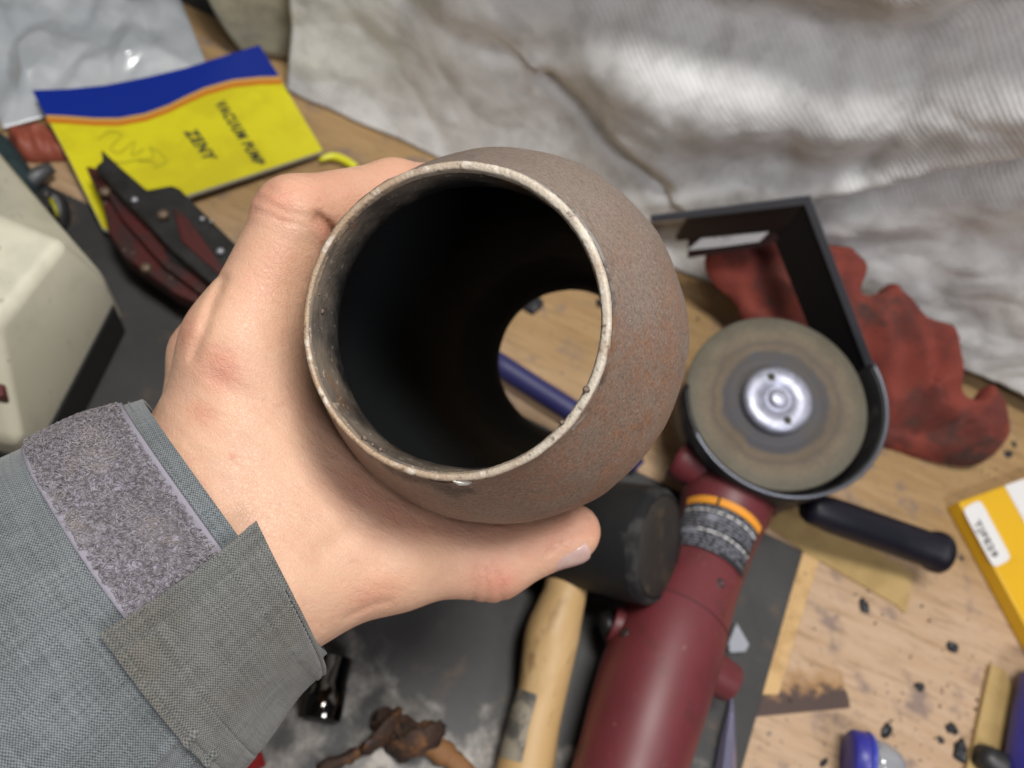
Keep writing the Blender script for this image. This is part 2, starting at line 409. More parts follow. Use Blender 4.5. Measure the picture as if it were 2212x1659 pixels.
bl = thing('welding_blanket', 'pale grey stained welding blanket hanging in folds behind the bench', 'blanket', (0.1, YW-.02, 0))
so = mesh('blanket_sheet', sheet(x0, .95, .002, .62, 420, 330, blanket_y, lambda X: .018*np.clip((X-xr)/.05, 0, 1)), BLANKET, bl)
sm = so.modifiers.new('solid', 'SOLIDIFY'); sm.thickness = .0016; sm.offset = -1
def fold_fn(a, b_):
    p0 = B(2082 + 480*a, 768 - 66*a, .012); p1 = B(2080+480*a, 775+130*a, .001)
    p = p0*(1-b_)+p1*b_; p = p + A(0, 0, .012*math.sin(math.pi*b_**.6)*(.4+a) + .003*math.sin(9*a+3*b_)); return p
mo = mesh('trailing_fold', grid(fold_fn, 24, 14), BLANKET, bl); sm = mo.modifiers.new('solid', 'SOLIDIFY'); sm.thickness = .0016
cv = thing('canvas_sheet', 'yellowish grey canvas sheet hanging left of the welding blanket', 'canvas sheet', (x0-.05, YW-.01, 0))
xa = WP(446, 40, YW)[0]
def canvas_y(X, Z): return YW - .008 - .010*np.sin((X-xa)*62) - .004*folds(X, Z, 9, .07)
ca_ = mesh('canvas_cloth', sheet(xa, x0+.006, .001, .6, 120, 90, canvas_y, lambda X: .075*np.clip(1-(X-xa)/.040, 0, 1) + .004*np.clip(1-(X-xa)/.09, 0, 1)), BLANKET2, cv)
sm = ca_.modifiers.new('solid', 'SOLIDIFY'); sm.thickness = .0016

# ================================================================= BACKGROUND THINGS ON THE BENCH
WHITE = M('white_paper', (.70, .69, .68), .55)
INK = M('black_ink', (.03, .03, .02), .6)
RED_CLOTH = M('red_shop_cloth', (.20, .046, .034), .85, var=[(28, (.115, .034, .028), .42, .62), (20, (.060, .036, .031), .54, .68, 6)], bumps=[(700, .3, .0005), (60, .5, .004)], spec=.15)
# --- booklet
YEL = M('yellow_print', (.62, .56, .012), .42, var=[(30, (.55, .48, .012), .45, .65)])
BLU = M('blue_print', (.003, .020, .23), .4); ORA = M('orange_print', (.52, .16, .012), .42); ORL = M('pale_orange_print', (.52, .30, .07), .42)
PAGE = M('page_edge', (.42, .41, .36), .8)
bk0, bk1, bk2 = B(70, 195, .021), B(697, 325, .010), B(234, 498, .014)   # the booklet leans on the bag under its far corner
bkn = unit(np.cross(bk1-bk0, bk2-bk0)); bkn = bkn if bkn[2] > 0 else -bkn
def BK(px, py, dz=0.):
    r = ray(px, py); return CAM + r*(((bk0+bkn*dz-CAM) @ bkn)/(r @ bkn))
bk_out = [(70, 195), (150, 192), (230, 184), (320, 166), (400, 147), (480, 122), (560, 97), (630, 213), (697, 325), (550, 374), (383, 428), (300, 462), (234, 498), (222, 492), (150, 345)]
bk = thing('manual_booklet', 'yellow instruction booklet with blue top band lying on a plastic bag', 'booklet', B(380, 300, 0))
def fan(outline, dz, thick):                                 # thin slab following the booklet's lean
    P = [BK(x, y, dz) for x, y in outline]; return prism(P, thick)
mesh('pages', fan([(x*.996+1, y*1.002+2) for x, y in bk_out], -.0006, .0025), PAGE, bk, smooth=False)
mesh('cover', fan(bk_out, 0., .0006), YEL, bk, smooth=False)
wave = [(604, 166), (560, 167), (500, 173), (440, 190), (400, 208), (360, 228), (310, 246), (255, 256), (200, 256), (150, 252), (97, 249)]
mesh('blue_band', fan([(70, 195), (150, 192), (230, 184), (320, 166), (400, 147), (480, 122), (560, 97)] + wave, .0003, .0003), BLU, bk, smooth=False)
def band(off0, off1):
    return [(x, y+off0) for x, y in wave] + [(x+.0, y+off1) for x, y in reversed(wave)]
def stripvf(line, o0, o1, dz):
    V = [BK(x, y+o0, dz) for x, y in line] + [BK(x, y+o1, dz) for x, y in line]; n = len(line)
    return V, [(i, i+1, n+i+1, n+i) for i in range(n-1)]
mesh('wavy_stripe', stripvf([(x+3, y) for x, y in wave], -1, 7, .0004), ORL, bk, smooth=False)
mesh('wavy_stripe', stripvf([(x+4, y) for x, y in wave], 6, 15, .0006), ORA, bk, smooth=False)
def lettering(name, text, p0, p1, up, hpx, mat, parent, place, dz=.0006, bold=.04):
    cu = bpy.data.curves.new(name, 'FONT'); cu.body = text; cu.size = 1; cu.resolution_u = 3; cu.offset = bold; cu.space_character = 1.18
    o = bpy.data.objects.new(name, cu); COL.objects.link(o); dg = bpy.context.evaluated_depsgraph_get()
    me = bpy.data.meshes.new_from_object(o.evaluated_get(dg)); bpy.data.objects.remove(o); bpy.data.curves.remove(cu)
    v = np.array([q.co[:] for q in me.vertices]); f = [tuple(p.vertices) for p in me.polygons]; bpy.data.meshes.remove(me)
    v[:, 0] = (v[:, 0]-v[:, 0].min())/(np.ptp(v[:, 0])); v[:, 1] = v[:, 1]/max(v[:, 1].max(), 1e-6)
    p0, p1, up = A(*p0), A(*p1), A(*up)
    V = [place(*(p0+(p1-p0)*a+up*hpx*b), dz) for a, b in v[:, :2]]
    return mesh(name, (V, f), mat, parent, smooth=False)
lettering('lettering', 'VACUUM PUMP', (463, 221), (552, 357), (.98, -.2), 24, INK, bk, BK)
lettering('lettering', 'ZENY', (397, 283), (445, 347), (.98, -.2), 27, INK, bk, BK)
PEN = M('pen_scribble', (.40, .37, .012), .5)
def penline(pts, w):
    C_ = [q[:2] for q in smooth_path([A(x, y, 0) for x, y in pts], 5)]; V = []
    for i, p in enumerate(C_):
        t_ = unit(C_[min(i+1, len(C_)-1)]-C_[max(i-1, 0)]); nn_ = A(-t_[1], t_[0]); V += [BK(*(p+nn_*w), .0005), BK(*(p-nn_*w), .0005)]
    return V, [(2*i, 2*i+1, 2*i+3, 2*i+2) for i in range(len(C_)-1)]
for pts in ([(212, 300), (238, 284), (262, 292), (240, 318), (258, 330), (290, 305), (285, 335), (312, 320)], [(300, 350), (332, 338), (322, 318), (345, 330), (360, 350), (330, 362)], [(230, 345), (262, 352), (300, 345), (338, 352)]):
    mesh('pen_scribble', penline(pts, 1.6), PEN, bk, smooth=False)
# small yellow scrap beside it
mk = mesh('yellow_marker', tube(smooth_path([B(690, 346, .006), B(715, 338, .006), B(740, 344, .006), B(770, 362, .006)], 3), [.0012, .002, .0026, .0028, .003, .003, .003, .003, .003, .003], 14), M('yellow_plastic', (.70, .68, .02), .35), None, loc=B(720, 340, 0))
tag(mk, 'bright yellow plastic marker lying behind the bent index finger', 'marker')
# --- plastic bag
BAG = M('bag_film', (.42, .445, .47), .24, var=[(20, (.50, .52, .54), .45, .6)], spec=.7, Coat_Weight=.6, Coat_Roughness=.12, Transmission_Weight=.12)
BQ = [(-160, -150), (372, -40), (455, 165), (10, 288)]
def bag_fn(a, b_):
    p = (A(*BQ[0])*(1-a)+A(*BQ[1])*a)*(1-b_) + (A(*BQ[3])*(1-a)+A(*BQ[2])*a)*b_
    e = min(1, 5*min(a, 1-a, b_, 1-b_)); q = B(p[0], p[1], 0)
    z = .0045 + .010*e*(.55+.6*mnoise.fractal(Vector((q[0]*17, q[1]*17, 1.7)), 1, 2, 3)) + .0165*e*abs(mnoise.noise(Vector((q[0]*38+q[1]*14, q[1]*16, 5))))**1.3 + .0035*e*mnoise.noise(Vector((q[0]*60+q[1]*20, q[1]*24, 9)))
    return A(q[0], q[1], max(.002, min(z, .0165 if b_ > .5 else .034)))
bg = mesh('plastic_bag', grid(bag_fn, 170, 120), BAG, None, loc=B(200, 100, 0)); sm = bg.modifiers.new('solid', 'SOLIDIFY'); sm.thickness = .0004
tag(bg, 'crinkled grey white plastic bag lying under the yellow booklet', 'plastic bag')
# --- teal cloth, red cloth, black plug at the far left
TEAL = M('teal_cloth', (.012, .028, .032), .85, bumps=[(400, .4, .0006)])
o = mesh('teal_cloth', lump([B(*p) for p in ((-140, 300), (-20, 285), (30, 320), (70, 370), (95, 420), (60, 450), (-60, 470), (-160, 400))], 0, .022, 3, .03), TEAL, None, loc=B(0, 380, 0))
tag(o, 'dark teal crumpled cloth beside the black plug, cut by the left edge', 'cloth')
o = mesh('red_cloth', lump([B(*p) for p in ((18, 292), (80, 280), (125, 300), (150, 345), (110, 352), (58, 352), (30, 325))], 0, .014, 4, .02), M('red_grip', (.26, .062, .035), .6, bumps=[(60, .4, .003)]), None, loc=B(80, 320, 0))
tag(o, 'small brick red cloth poking out between plastic bag and teal cloth', 'cloth')
BLK = M('black_plastic', (.018, .018, .019), .45, var=[(40, (.045, .043, .042), .5, .7)], bumps=[(300, .2, .0004)])
pg = thing('black_plug', 'black moulded plug with pale printed mark, beside the beige housing', 'plug', B(70, 440, 0))
mesh('plug_body', prism([B(*p, .030) for p in ((-8, 432), (30, 405), (95, 412), (112, 440), (88, 478), (20, 470))], .029), BLK, pg, bevel=.003)
mesh('plug_neck', tube(smooth_path([B(95, 425, .016), B(120, 432, .014), B(128, 465, .010), B(108, 500, .007)], 5), [.008]*3+[.006]*13, 12), BLK, pg)
mesh('plug_tip', tube([B(60, 395, .012), B(92, 372, .010), B(112, 362, .010)], [.006, .005, .004], 10), M('dull_metal', (.10, .10, .105), .5, .5), pg)
mesh('print_mark', prism([B(*p, .0306) for p in ((16, 448), (24, 438), (34, 441), (28, 458))], .0005), WHITE, pg, smooth=False)
mesh('print_mark', prism([B(*p, .0306) for p in ((38, 443), (50, 440), (54, 452), (40, 461))], .0005), WHITE, pg, smooth=False)
mesh('yellow_ring', tube([B(108, 432, .0225), B(117, 452, .0215), B(121, 468, .018)], .0022, 8), M('yellow_rubber', (.32, .31, .02), .5), pg)
# --- beige housing at the left
BEI = M('beige_plastic', (.60, .57, .45), .48, var=[(25, (.50, .48, .38), .45, .68), (140, (.30, .28, .22), .66, .74, 3)], bumps=[(500, .08, .0004)])
hz = thing('machine_housing', 'dirty beige plastic machine housing with a dark strip along its lower edge', 'housing', B(60, 760, 0))
zt, zl = .098, .052
tp = [B(0-150, 415, zt), B(143, 516, zt), B(-12, 702, zt), B(-300, 640, zt)]
lw = [A(*(B(-120, 380, zl)+A(-.03, .05, 0))), B(233, 606, zl), B(42, 962, zl), B(-420, 850, zl)]
bo = [A(q[0], q[1], .010) for q in lw]
V = tp+lw+bo
mesh('housing_shell', (V, [(0, 1, 2, 3), (0, 4, 5, 1), (1, 5, 6, 2), (2, 6, 7, 3), (3, 7, 4, 0), (4, 8, 9, 5), (5, 9, 10, 6), (6, 10, 11, 7), (7, 11, 8, 4), (8, 11, 10, 9)]), BEI, hz, bevel=.006)
e56 = unit(lw[2]-lw[1]); nf = unit(np.cross(e56, A(0, 0, 1))); nf = nf if nf @ (lw[1]-lw[3]) > 0 else -nf
ft = [lw[1]+nf*.0015-e56*-.004, lw[2]+nf*.0015+e56*.004, lw[2]-nf*.03, lw[1]-nf*.03]
mesh('lower_strip', prism([A(q[0], q[1], .034) for q in ft], .0295), M('strip_black', (.012, .012, .012), .7), hz, bevel=.002)  # near-black strip along the shell's lower right edge
def on_face(p, q, r_, a, b_, off):                           # point of the sloping side face
    n = unit(np.cross(q-p, r_-p)); n = n if n[2] > 0 else -n
    return p+(q-p)*a+(r_-p)*b_ + n*off
fs = lambda a, b_, off=.0008: on_face(tp[1], lw[1], tp[2], a, b_, off)
mesh('sticker', prism([fs(.40, .62), fs(.60, .60), fs(.62, .76), fs(.42, .80)], A(0, 0, -.0006)), M('cream_sticker', (.66, .62, .38), .5), hz, smooth=False)
mesh('switch_recess', prism([B(*p, .075) for p in ((-40, 735), (4, 745), (13, 800), (8, 858), (-40, 850))], .02), M('recess_red', (.09, .012, .012), .5), hz, bevel=.002)
# --- grimy red clamp tool with notched nose
TR_ = M('grimy_red_paint', (.062, .008, .007), .5, var=[(45, (.03, .012, .011), .42, .62), (120, (.10, .065, .045), .6, .7)], bumps=[(160, .3, .0008)])
TG = M('grimy_steel', (.036, .035, .034), .45, .4, var=[(60, (.022, .021, .02), .4, .65)], bumps=[(200, .35, .0008)])
tl = thing('notched_tool', 'grimy red and dark steel tool with notched nose resting on the booklet', 'tool', B(350, 520, 0))
zt1 = .052
low = [(184, 357), (205, 361), (225, 372), (290, 425), (345, 470), (420, 540), (500, 612), (540, 690), (440, 660), (379, 633), (267, 553), (234, 500), (221, 436)]
mesh('red_web', prism([B(*p, zt1-.016) for p in low], .012), TR_, tl, bevel=.0015)
top = [(217, 320), (221, 345), (205, 359), (222, 378), (270, 432), (318, 480), (372, 540), (455, 610), (540, 672), (580, 590), (504, 521), (440, 458), (389, 407), (371, 399), (344, 404), (317, 409), (266, 365)]
mesh('steel_flange', prism([B(*p, zt1) for p in top], .010), TG, tl, bevel=.0014)
mesh('red_rib', prism([B(*p, zt1-.010) for p in ((200, 366), (216, 378), (285, 440), (380, 552), (500, 650), (480, 668), (350, 570), (262, 470))], .012), TR_, tl, bevel=.0015)
mesh('red_panel', prism([B(*p, zt1+.0012) for p in ((372, 448), (400, 462), (470, 560), (520, 625), (470, 590), (392, 520))], .003), TR_, tl, bevel=.0008)
mesh('slot', prism([B(*p, zt1-.0085) for p in ((352, 536), (372, 538), (440, 580), (452, 602), (420, 592), (366, 560))], .006), M('slot_black', (.004, .004, .004), .6), tl, bevel=.001)
SPAT = M('bright_spatter', (.34, .35, .38), .4, .4)
for x, y, z, r_ in ((291, 432, zt1+.0015, .0022), (437, 473, zt1+.001, .0018), (476, 543, zt1+.0015, .0026), (456, 478, zt1+.001, .0012)):
    mesh('spatter_bead', solid_lathe([(-r_*.6, r_*.5), (0, r_), (r_*.5, r_*.7), (r_*.75, r_*.2)], B(x, y, z), A(0, 0, 1), 10), SPAT, tl)
RIV = M('tan_rivet', (.15, .105, .07), .5, .3)
for x, y, z in ((227, 413, zt1-.009), (352, 463, zt1+.003), (315, 578, zt1-.015)):
    mesh('rivet', solid_lathe([(-.003, .0032), (.0008, .0032), (.0018, .0018)], B(x, y, z), A(0, 0, 1), 14), RIV, tl)
# feet the tool stands on
mesh('foot', prism([B(*p, zt1-.028) for p in ((300, 470), (420, 560), (400, 610), (290, 540))], zt1-.0325), TG, tl)

# ================================================================= GRINDER
RED = M('grinder_red', (.135, .024, .029), .46, var=[(14, (.105, .018, .022), .4, .7), (70, (.085, .024, .022), .56, .72, 6), (240, (.20, .09, .08), .66, .73)], bumps=[(900, .10, .0003)])
GBLK = M('guard_black', (.008, .008, .009), .45, .2, var=[(40, (.03, .03, .03), .5, .7)])
dz0 = .076
dC = B(1677, 866, dz0)
rho = unit(ray(1677, 866)); zperp = unit(A(0, 0, 1) - (A(0, 0, 1) @ -rho)*(-rho))
nD = unit(-rho*math.cos(R(27)) + zperp*math.sin(R(27)))
rD = 197/F*(np.linalg.norm(dC-CAM)*(rho @ (RW @ A(0, 0, -1))))
gr = thing('angle_grinder', 'dark red angle grinder lying on its back with worn disc facing up', 'angle grinder', B(1500, 1250, 0))
path = [(1585, 1050, .028, 60), (1578, 1070, .029, 92), (1566, 1095, .030, 100), (1552, 1140, .031, 90), (1523, 1215, .034, 89), (1485, 1290, .036, 102), (1450, 1370, .038, 116), (1415, 1470, .039, 121), (1388, 1560, .040, 118), (1360, 1659, .039, 113), (1335, 1760, .038, 116), (1310, 1870, .038, 120), (1295, 1930, .038, 60)]
P = [B(x, y, z) for x, y, z, r_ in path]; rr = [r_/F*np.linalg.norm(B(x, y, z)-CAM)*.93 for x, y, z, r_ in path]
Ps = smooth_path(P, 5); Rs = [q[0] for q in smooth_path([A(v, 0) for v in rr], 5)]
mesh('grinder_body', tube(Ps, Rs, 40), RED, gr)
# gear head under the disc
e1d, e2d = frame_of(nD)
mesh('gear_head', solid_lathe([(-.062, .020), (-.058, .029), (-.040, .033), (-.026, .031), (-.016, .024), (-.010, .022)], dC + RW @ A(-.010, -.012, 0), nD, 40), RED, gr)
hd = thing  # noqa
mesh('head_collar', tube(smooth_path([B(1462, 985, .030), B(1550, 1035, .034), B(1660, 1082, .030)], 6), [.014]*13, 16), RED, gr)
bs = [B(1320, 1345, .036), B(1360, 1362, .037)]; mesh('brush_cap', tube(bs, [.0105, .012], 20), RED, gr, bevel=.001)
bs = [B(1582, 1478, .030), B(1520, 1440, .032)]; mesh('brush_cap', tube(bs, [.0105, .013], 20), RED, gr, bevel=.001)
bs = [B(1300, 1352, .034), B(1322, 1348, .035)]; mesh('cap_slot', tube(bs, [.007, .008], 16), GBLK, gr)
q0 = 28; mesh('body_seam', tube([Ps[q0]-(Ps[q0+1]-Ps[q0])*.06, Ps[q0]+(Ps[q0+1]-Ps[q0])*.06], [Rs[q0]+.0005]*2, 40), M('seam_dark', (.05, .010, .012), .6), gr)
for k_, a_ in ((24, -28), (24, 40), (33, 48)):                # case screws
    d_ = unit(Ps[k_+1]-Ps[k_]); tw_ = unit((CAM-Ps[k_])-((CAM-Ps[k_]) @ d_)*d_); sd_ = np.cross(d_, tw_); n_ = math.cos(R(a_))*tw_+math.sin(R(a_))*sd_
    mesh('case_screw', solid_lathe([(-.001, .0026), (.0004, .0026), (.0005, .0013), (-.0004, .0011)], Ps[k_]+n_*Rs[k_], n_, 14), M('screw_steel', (.06, .055, .055), .45, .6), gr)
# guard: a cup round the lower half
gO = dC - nD*.004 + RW @ A(.0048, .0012, .0)
gr_r = rD*1.085
e_r = RW @ A(1, 0, 0)
prof = [(.006, gr_r-.0016), (.006, gr_r+.001), (-.028, gr_r+.001), (-.031, gr_r-.002), (-.031, .022), (-.0295, .022), (-.0295, gr_r-.0035), (-.027, gr_r-.0012)]
mesh('disc_guard', lathe(prof, gO, nD, 60, closed=True, e1=e_r, arc=(R(-188), R(22))), GBLK, gr)
EDGE = M('worn_edge_metal', (.16, .17, .20), .35, .8)
mesh('guard_lip', lathe([(.0058, gr_r-.0004), (.0078, gr_r-.0002), (.0078, gr_r+.0018), (.0058, gr_r+.0016)], gO, nD, 60, closed=True, e1=e_r, arc=(R(-160), R(22))), EDGE, gr)
# abrasive disc with ring wear
mt, nt, b = nodes_of('abrasive_disc'); DISC = mt
co = coords(nt); ln = N(nt, 'ShaderNodeVectorMath', operation='LENGTH'); L(nt, co, ln.inputs[0])
nz = N(nt, 'ShaderNodeTexNoise'); nz.inputs['Scale'].default_value = 60; nz.inputs['Detail'].default_value = 5; L(nt, co, nz.inputs[0])
rad = math_(nt, 'MULTIPLY_ADD', nz.outputs[0], .009, ln.outputs['Value'])
rp = N(nt, 'ShaderNodeValToRGB'); L(nt, math_(nt, 'DIVIDE', math_(nt, 'SUBTRACT', rad, .003), rD), rp.inputs[0])
cr = rp.color_ramp; cr.elements[0].position = 0; cr.elements[0].color = rgba((.062, .060, .072))
for p_, c_ in ((.60, (.062, .060, .072)), (.62, (.130, .100, .070)), (.67, (.155, .108, .068)), (.72, (.10, .075, .055)), (.78, (.150, .113, .072)), (.85, (.158, .122, .080)), (.93, (.125, .108, .072))):
    e = cr.elements.new(p_); e.color = rgba(c_)
cr.elements[-1].position = 1; cr.elements[-1].color = rgba((.105, .095, .068))
sp = noise_mask(nt, co, 45, .4, .66, 6)
gr2 = noise_mask(nt, co, 1100, .42, .62, 2)
L(nt, mixc(nt, math_(nt, 'MULTIPLY', gr2, .45), mixc(nt, math_(nt, 'MULTIPLY', sp, .55), rp.outputs[0], (.085, .066, .042)), (.05, .045, .035)), b.inputs['Base Color']); b.inputs['Roughness'].default_value = .7
n3 = N(nt, 'ShaderNodeTexNoise'); n3.inputs['Scale'].default_value = 900; L(nt, co, n3.inputs[0]); bump(nt, b, n3.outputs[0], .4, .0006)
dk = thing('grinding_disc', 'x', 'x', dC); bpy.data.objects.remove(dk)
BASE['__disc'] = dC
def local_part(name, vf, mat, parent, origin):               # part whose own origin is `origin` (so object coords are centred there)
    o = mesh(name, (np.asarray(vf[0])-origin+BASE[parent.name], vf[1]), mat, parent); o.location = Vector(origin-BASE[parent.name]); return o
local_part('abrasive_disc', solid_lathe([(-.0028, rD*.985), (-.0024, rD), (-.0002, rD), (.0002, rD*.985), (-.0008, rD*.56), (-.0032, rD*.50), (-.0036, rD*.2), (-.0036, .004)], dC, nD, 96), DISC, gr, dC)
ALU = M('bright_flange', (.40, .41, .50), .45, .55, var=[(200, (.32, .33, .40), .45, .6)], rvar=(150, .38, .52))
fr = rD*.375
mesh('flange_nut', solid_lathe([(-.004, fr*.9), (-.003, fr), (.0032, fr), (.0046, fr*.9), (.0046, fr*.42), (.0030, fr*.38), (.0030, fr*.30), (.0058, fr*.27), (.0066, fr*.2), (.0066, .0005)], dC, nD, 48), ALU, gr)
HOLE = M('pin_hole', (.05, .045, .03), .6)
ud = unit(zperp)
for px, py in ((1652, 805), (1692, 900)):
    q = dC + ((B(px, py, dz0)-dC) - ((B(px, py, dz0)-dC) @ nD)*nD)
    q = dC + unit(q-dC)*fr*.68
    mesh('pin_hole', solid_lathe([(.0040, .0024), (.0049, .0024)], q, nD, 14), HOLE, gr)
# side handle
hA, hB = B(1742, 1094, .046), B(2034, 1196, .030); hb = [hA+(hB-hA)*t_ for t_ in (0, .04, .10, .16, .30, .60, .90, .925, .95, .985, 1.0)]
HBL = M('handle_rubber', (.004, .004, .010), .5, spec=.35, var=[(60, (.007, .007, .014), .45, .7)], bumps=[(900, .15, .0003)])
mesh('side_handle', tube(hb, [.0075, .0095, .0100, .0110, .0112, .0113, .0114, .0128, .0134, .0134, .0118], 32), HBL, gr)
# warning label wrapped on the body
ax_ = unit(P[4]-P[3]); cA = P[3]*.80+P[4]*.20
tow = unit((CAM-cA) - ((CAM-cA) @ ax_)*ax_); sd_ = np.cross(ax_, tow); sd_ = sd_ if sd_ @ (RW @ A(1, 0, 0)) > 0 else -sd_
Rl = .0262
def lab(u, v, off=0.):                                       # u -1..1 across (left to right), v along the axis in metres
    a = R(-62+124*(u*.5+.5)); cc = cA + ax_*v
    rl = np.interp((cc-Ps[0]) @ ax_, [(q-Ps[0]) @ ax_ for q in Ps[:40]], Rs[:40])+.0007+off
    return cc + rl*(math.sin(a)*sd_ + math.cos(a)*tow)
def labpatch(u0, u1, v0, v1, off, n=14): return grid(lambda s, t: lab(u0+(u1-u0)*s, v0+(v1-v0)*t, off), n, 8)
LBK = M('label_black', (.020, .020, .024), .4); LGR = M('label_grey', (.22, .23, .27), .45, var=[(700, (.16, .16, .19), .45, .6)]); LOR = M('label_orange', (.75, .30, .03), .4)
wl = mesh('warning_label', labpatch(-1, 1, -.0085, .0285, 0), LBK, gr)
mesh('orange_panel', labpatch(-.97, -.22, -.0080, -.0030, .0003), LOR, wl); mesh('orange_panel', labpatch(-.16, .97, -.0080, -.0030, .0003), LOR, wl)
lr = random.Random(11)
for i, v in enumerate(np.linspace(-.0012, .0262, 13)):       # small print: broken rows of words
    u_ = -.93; rows = []
    while u_ < (.92, .9, .6, .9, .85, .92, .3, .9, .88, .92, .55, .9, .2)[i]:
        w_ = lr.uniform(.05, .26); rows.append(labpatch(u_, min(u_+w_, .93), v, v+.00105, .0003, 5)); u_ += w_+lr.uniform(.03, .07)
    mesh('text_line', join(*rows), WHITE if i in (1, 7) else LGR, wl)
mesh('pictogram', labpatch(-.30, -.08, .0035, .0085, .0005, 5), LGR, wl); mesh('pictogram', labpatch(-.92, -.40, .0150, .0190, .0005, 6), LGR, wl)
# ---------------------------------------------------------------- mallet leaning on the grinder
RUB = M('mallet_rubber', (.009, .0095, .011), .6, spec=.3, var=[(30, (.013, .013, .012), .48, .7), (90, (.030, .027, .022), .64, .75)], bumps=[(180, .3, .0008)])
ml = thing('rubber_mallet', 'black rubber mallet with wooden handle, head leaning on the red grinder', 'mallet', B(1200, 1400, 0))
fC = at(1425, 1180, .405); aM = unit(RW @ A(.82, -.05, .56))
lenM, rM = .098, 128/F*.405
mesh('mallet_head', solid_lathe([(0, rM*.90), (.0015, rM*.97), (.006, rM*1.0), (.03, rM*.985), (.068, rM*.985), (.092, rM), (.0965, rM*.97), (.098, rM*.90)], fC-aM*lenM, aM, 56), RUB, ml)
mesh('striking_face', solid_lathe([(.0, rM*.86), (.0008, rM*.84), (.0012, rM*.5)], fC, aM, 48), M('worn_face', (.026, .022, .019), .7, spec=.3, var=[(60, (.06, .043, .028), .52, .7), (40, (.022, .02, .02), .5, .65)], bumps=[(150, .4, .001)]), ml)
mesh('worn_ring', lathe([(-.0052, rM*1.003), (-.0014, rM*.985), (.0004, rM*.925), (.0006, rM*.885)], fC, aM, 56), M('scuffed_rubber', (.038, .036, .034), .75, spec=.2, var=[(60, (.012, .012, .013), .42, .6, 6)]), ml)
WOOD = M('handle_wood', (.50, .32, .14), .5, var=[(9, (.60, .42, .22), .42, .62), (30, (.30, .18, .08), .56, .70, 5)], stretch=(3, 1, 3), bumps=[(60, .2, .0005)])
hp = [(1226, 1235, .040, 44), (1220, 1280, .036, 45), (1208, 1320, .034, 50), (1193, 1370, .031, 56), (1182, 1430, .028, 53), (1170, 1500, .024, 49), (1152, 1570, .021, 52), (1135, 1659, .018, 56), (1112, 1780, .016, 58), (1095, 1880, .016, 50)]
HP = smooth_path([B(x, y, z) for x, y, z, r_ in hp], 4); HR = [q[0] for q in smooth_path([A(r_/F*np.linalg.norm(B(x, y, z)-CAM), 0) for x, y, z, r_ in hp], 4)]
mesh('mallet_handle', tube(HP, HR, 28), WOOD, ml)
def hlab(s, t):
    k = 20+s*7.5; i = int(k); i = min(i, len(HP)-2); p = HP[i]+(HP[i+1]-HP[i])*(k-i); r_ = HR[i]+.0004
    d = unit(HP[i+1]-HP[i]); tw = unit((CAM-p)-((CAM-p) @ d)*d); sd = np.cross(tw, d); sd = sd if sd @ (RW @ A(-1, 0, 0)) > 0 else -sd
    a = R(8+80*t); return p + r_*(math.cos(a)*tw+math.sin(a)*sd)
mesh('worn_wrap', grid(hlab, 14, 8), M('grey_wrap', (.30, .26, .20), .7, var=[(90, (.09, .085, .075), .42, .6)]), ml)

# ================================================================= bracket, rag, tag
ang = thing('angle_bracket', 'black steel angle bracket with bare grey top edges behind the grinder', 'bracket', B(1760, 600, 0))
cn, en, ba = WP(1748, 424, YW-.062), B(1893, 808, .078), WP(1405, 466, YW-.062)
BRK = M('bracket_black', (.006, .006, .007), .6, spec=.2)
kn = unit(np.cross(en-cn, ba-cn)); kn = kn if kn[2] > 0 else -kn
def BP(px, py, off):
    r = ray(px, py); return CAM + r*(((cn+kn*off-CAM) @ kn)/(r @ kn))
nv = unit(np.cross(kn, en-cn)); nv = nv if nv @ (ba-cn) > 0 else -nv
nb = unit(np.cross(kn, ba-cn)); nb = nb if nb @ (en-cn) > 0 else -nb
mesh('side_plate', prism([cn, en, en+nv*.0036, cn+nv*.0036], A(0, 0, -.037)), BRK, ang, smooth=False)
mesh('side_edge', prism([cn+kn*.0007-nv*.0006, en+kn*.0007-nv*.0006, en+kn*.0007+nv*.0040, cn+kn*.0007+nv*.0040], -kn*.0006), EDGE, ang, smooth=False)
st = cn+(ba-cn)*.72
mesh('back_plate', prism([cn, st, st+nb*.0036, cn+nb*.0036], A(0, 0, -.026)), M('dark_red_black', (.009, .004, .004), .5), ang, smooth=False)
mesh('top_rail', prism([cn+kn*.001, ba+kn*.001, ba+kn*.001+nb*.0045, cn+kn*.001+nb*.0045], -kn*.0038), EDGE, ang, smooth=False)
mesh('shelf', prism([BP(*p, -.011) for p in ((1488, 470), (1745, 440), (1740, 500), (1700, 510), (1640, 534), (1485, 558))], -kn*.004), M('shelf_dark_red', (.016, .004, .004), .55), ang, smooth=False)
tg = thing('paper_tag', 'grey white paper tag with smudged print lying inside the black bracket', 'paper tag', BP(1585, 510, -.0095))
mesh('tag_paper', prism([BP(*p, -.0095) for p in ((1484, 541), (1530, 502), (1570, 492), (1686, 474), (1672, 490), (1640, 522), (1560, 533))], -kn*.0006), M('tag_grey', (.42, .41, .42), .6, var=[(90, (.22, .21, .22), .55, .7)]), tg, smooth=False)
rag = thing('red_rag', 'crumpled dark red shop rag on the bench behind the grinding disc', 'rag', B(1900, 800, 0))
r1 = [(1830, 545), (1862, 585), (1850, 640), (1880, 645), (1910, 622), (1950, 645), (1990, 690), (2050, 720), (2062, 790), (2064, 850), (2090, 870), (2122, 838), (2158, 868), (2165, 930), (2140, 985), (2090, 1010), (2020, 1002), (1940, 978), (1880, 950), (1860, 800), (1700, 830), (1640, 760), (1600, 690), (1580, 652), (1535, 612), (1520, 565), (1545, 520), (1640, 500), (1740, 530)]
def slope(y): return .95*np.maximum(0, y-(YW-.105))            # the rag climbs onto the foot of the blanket
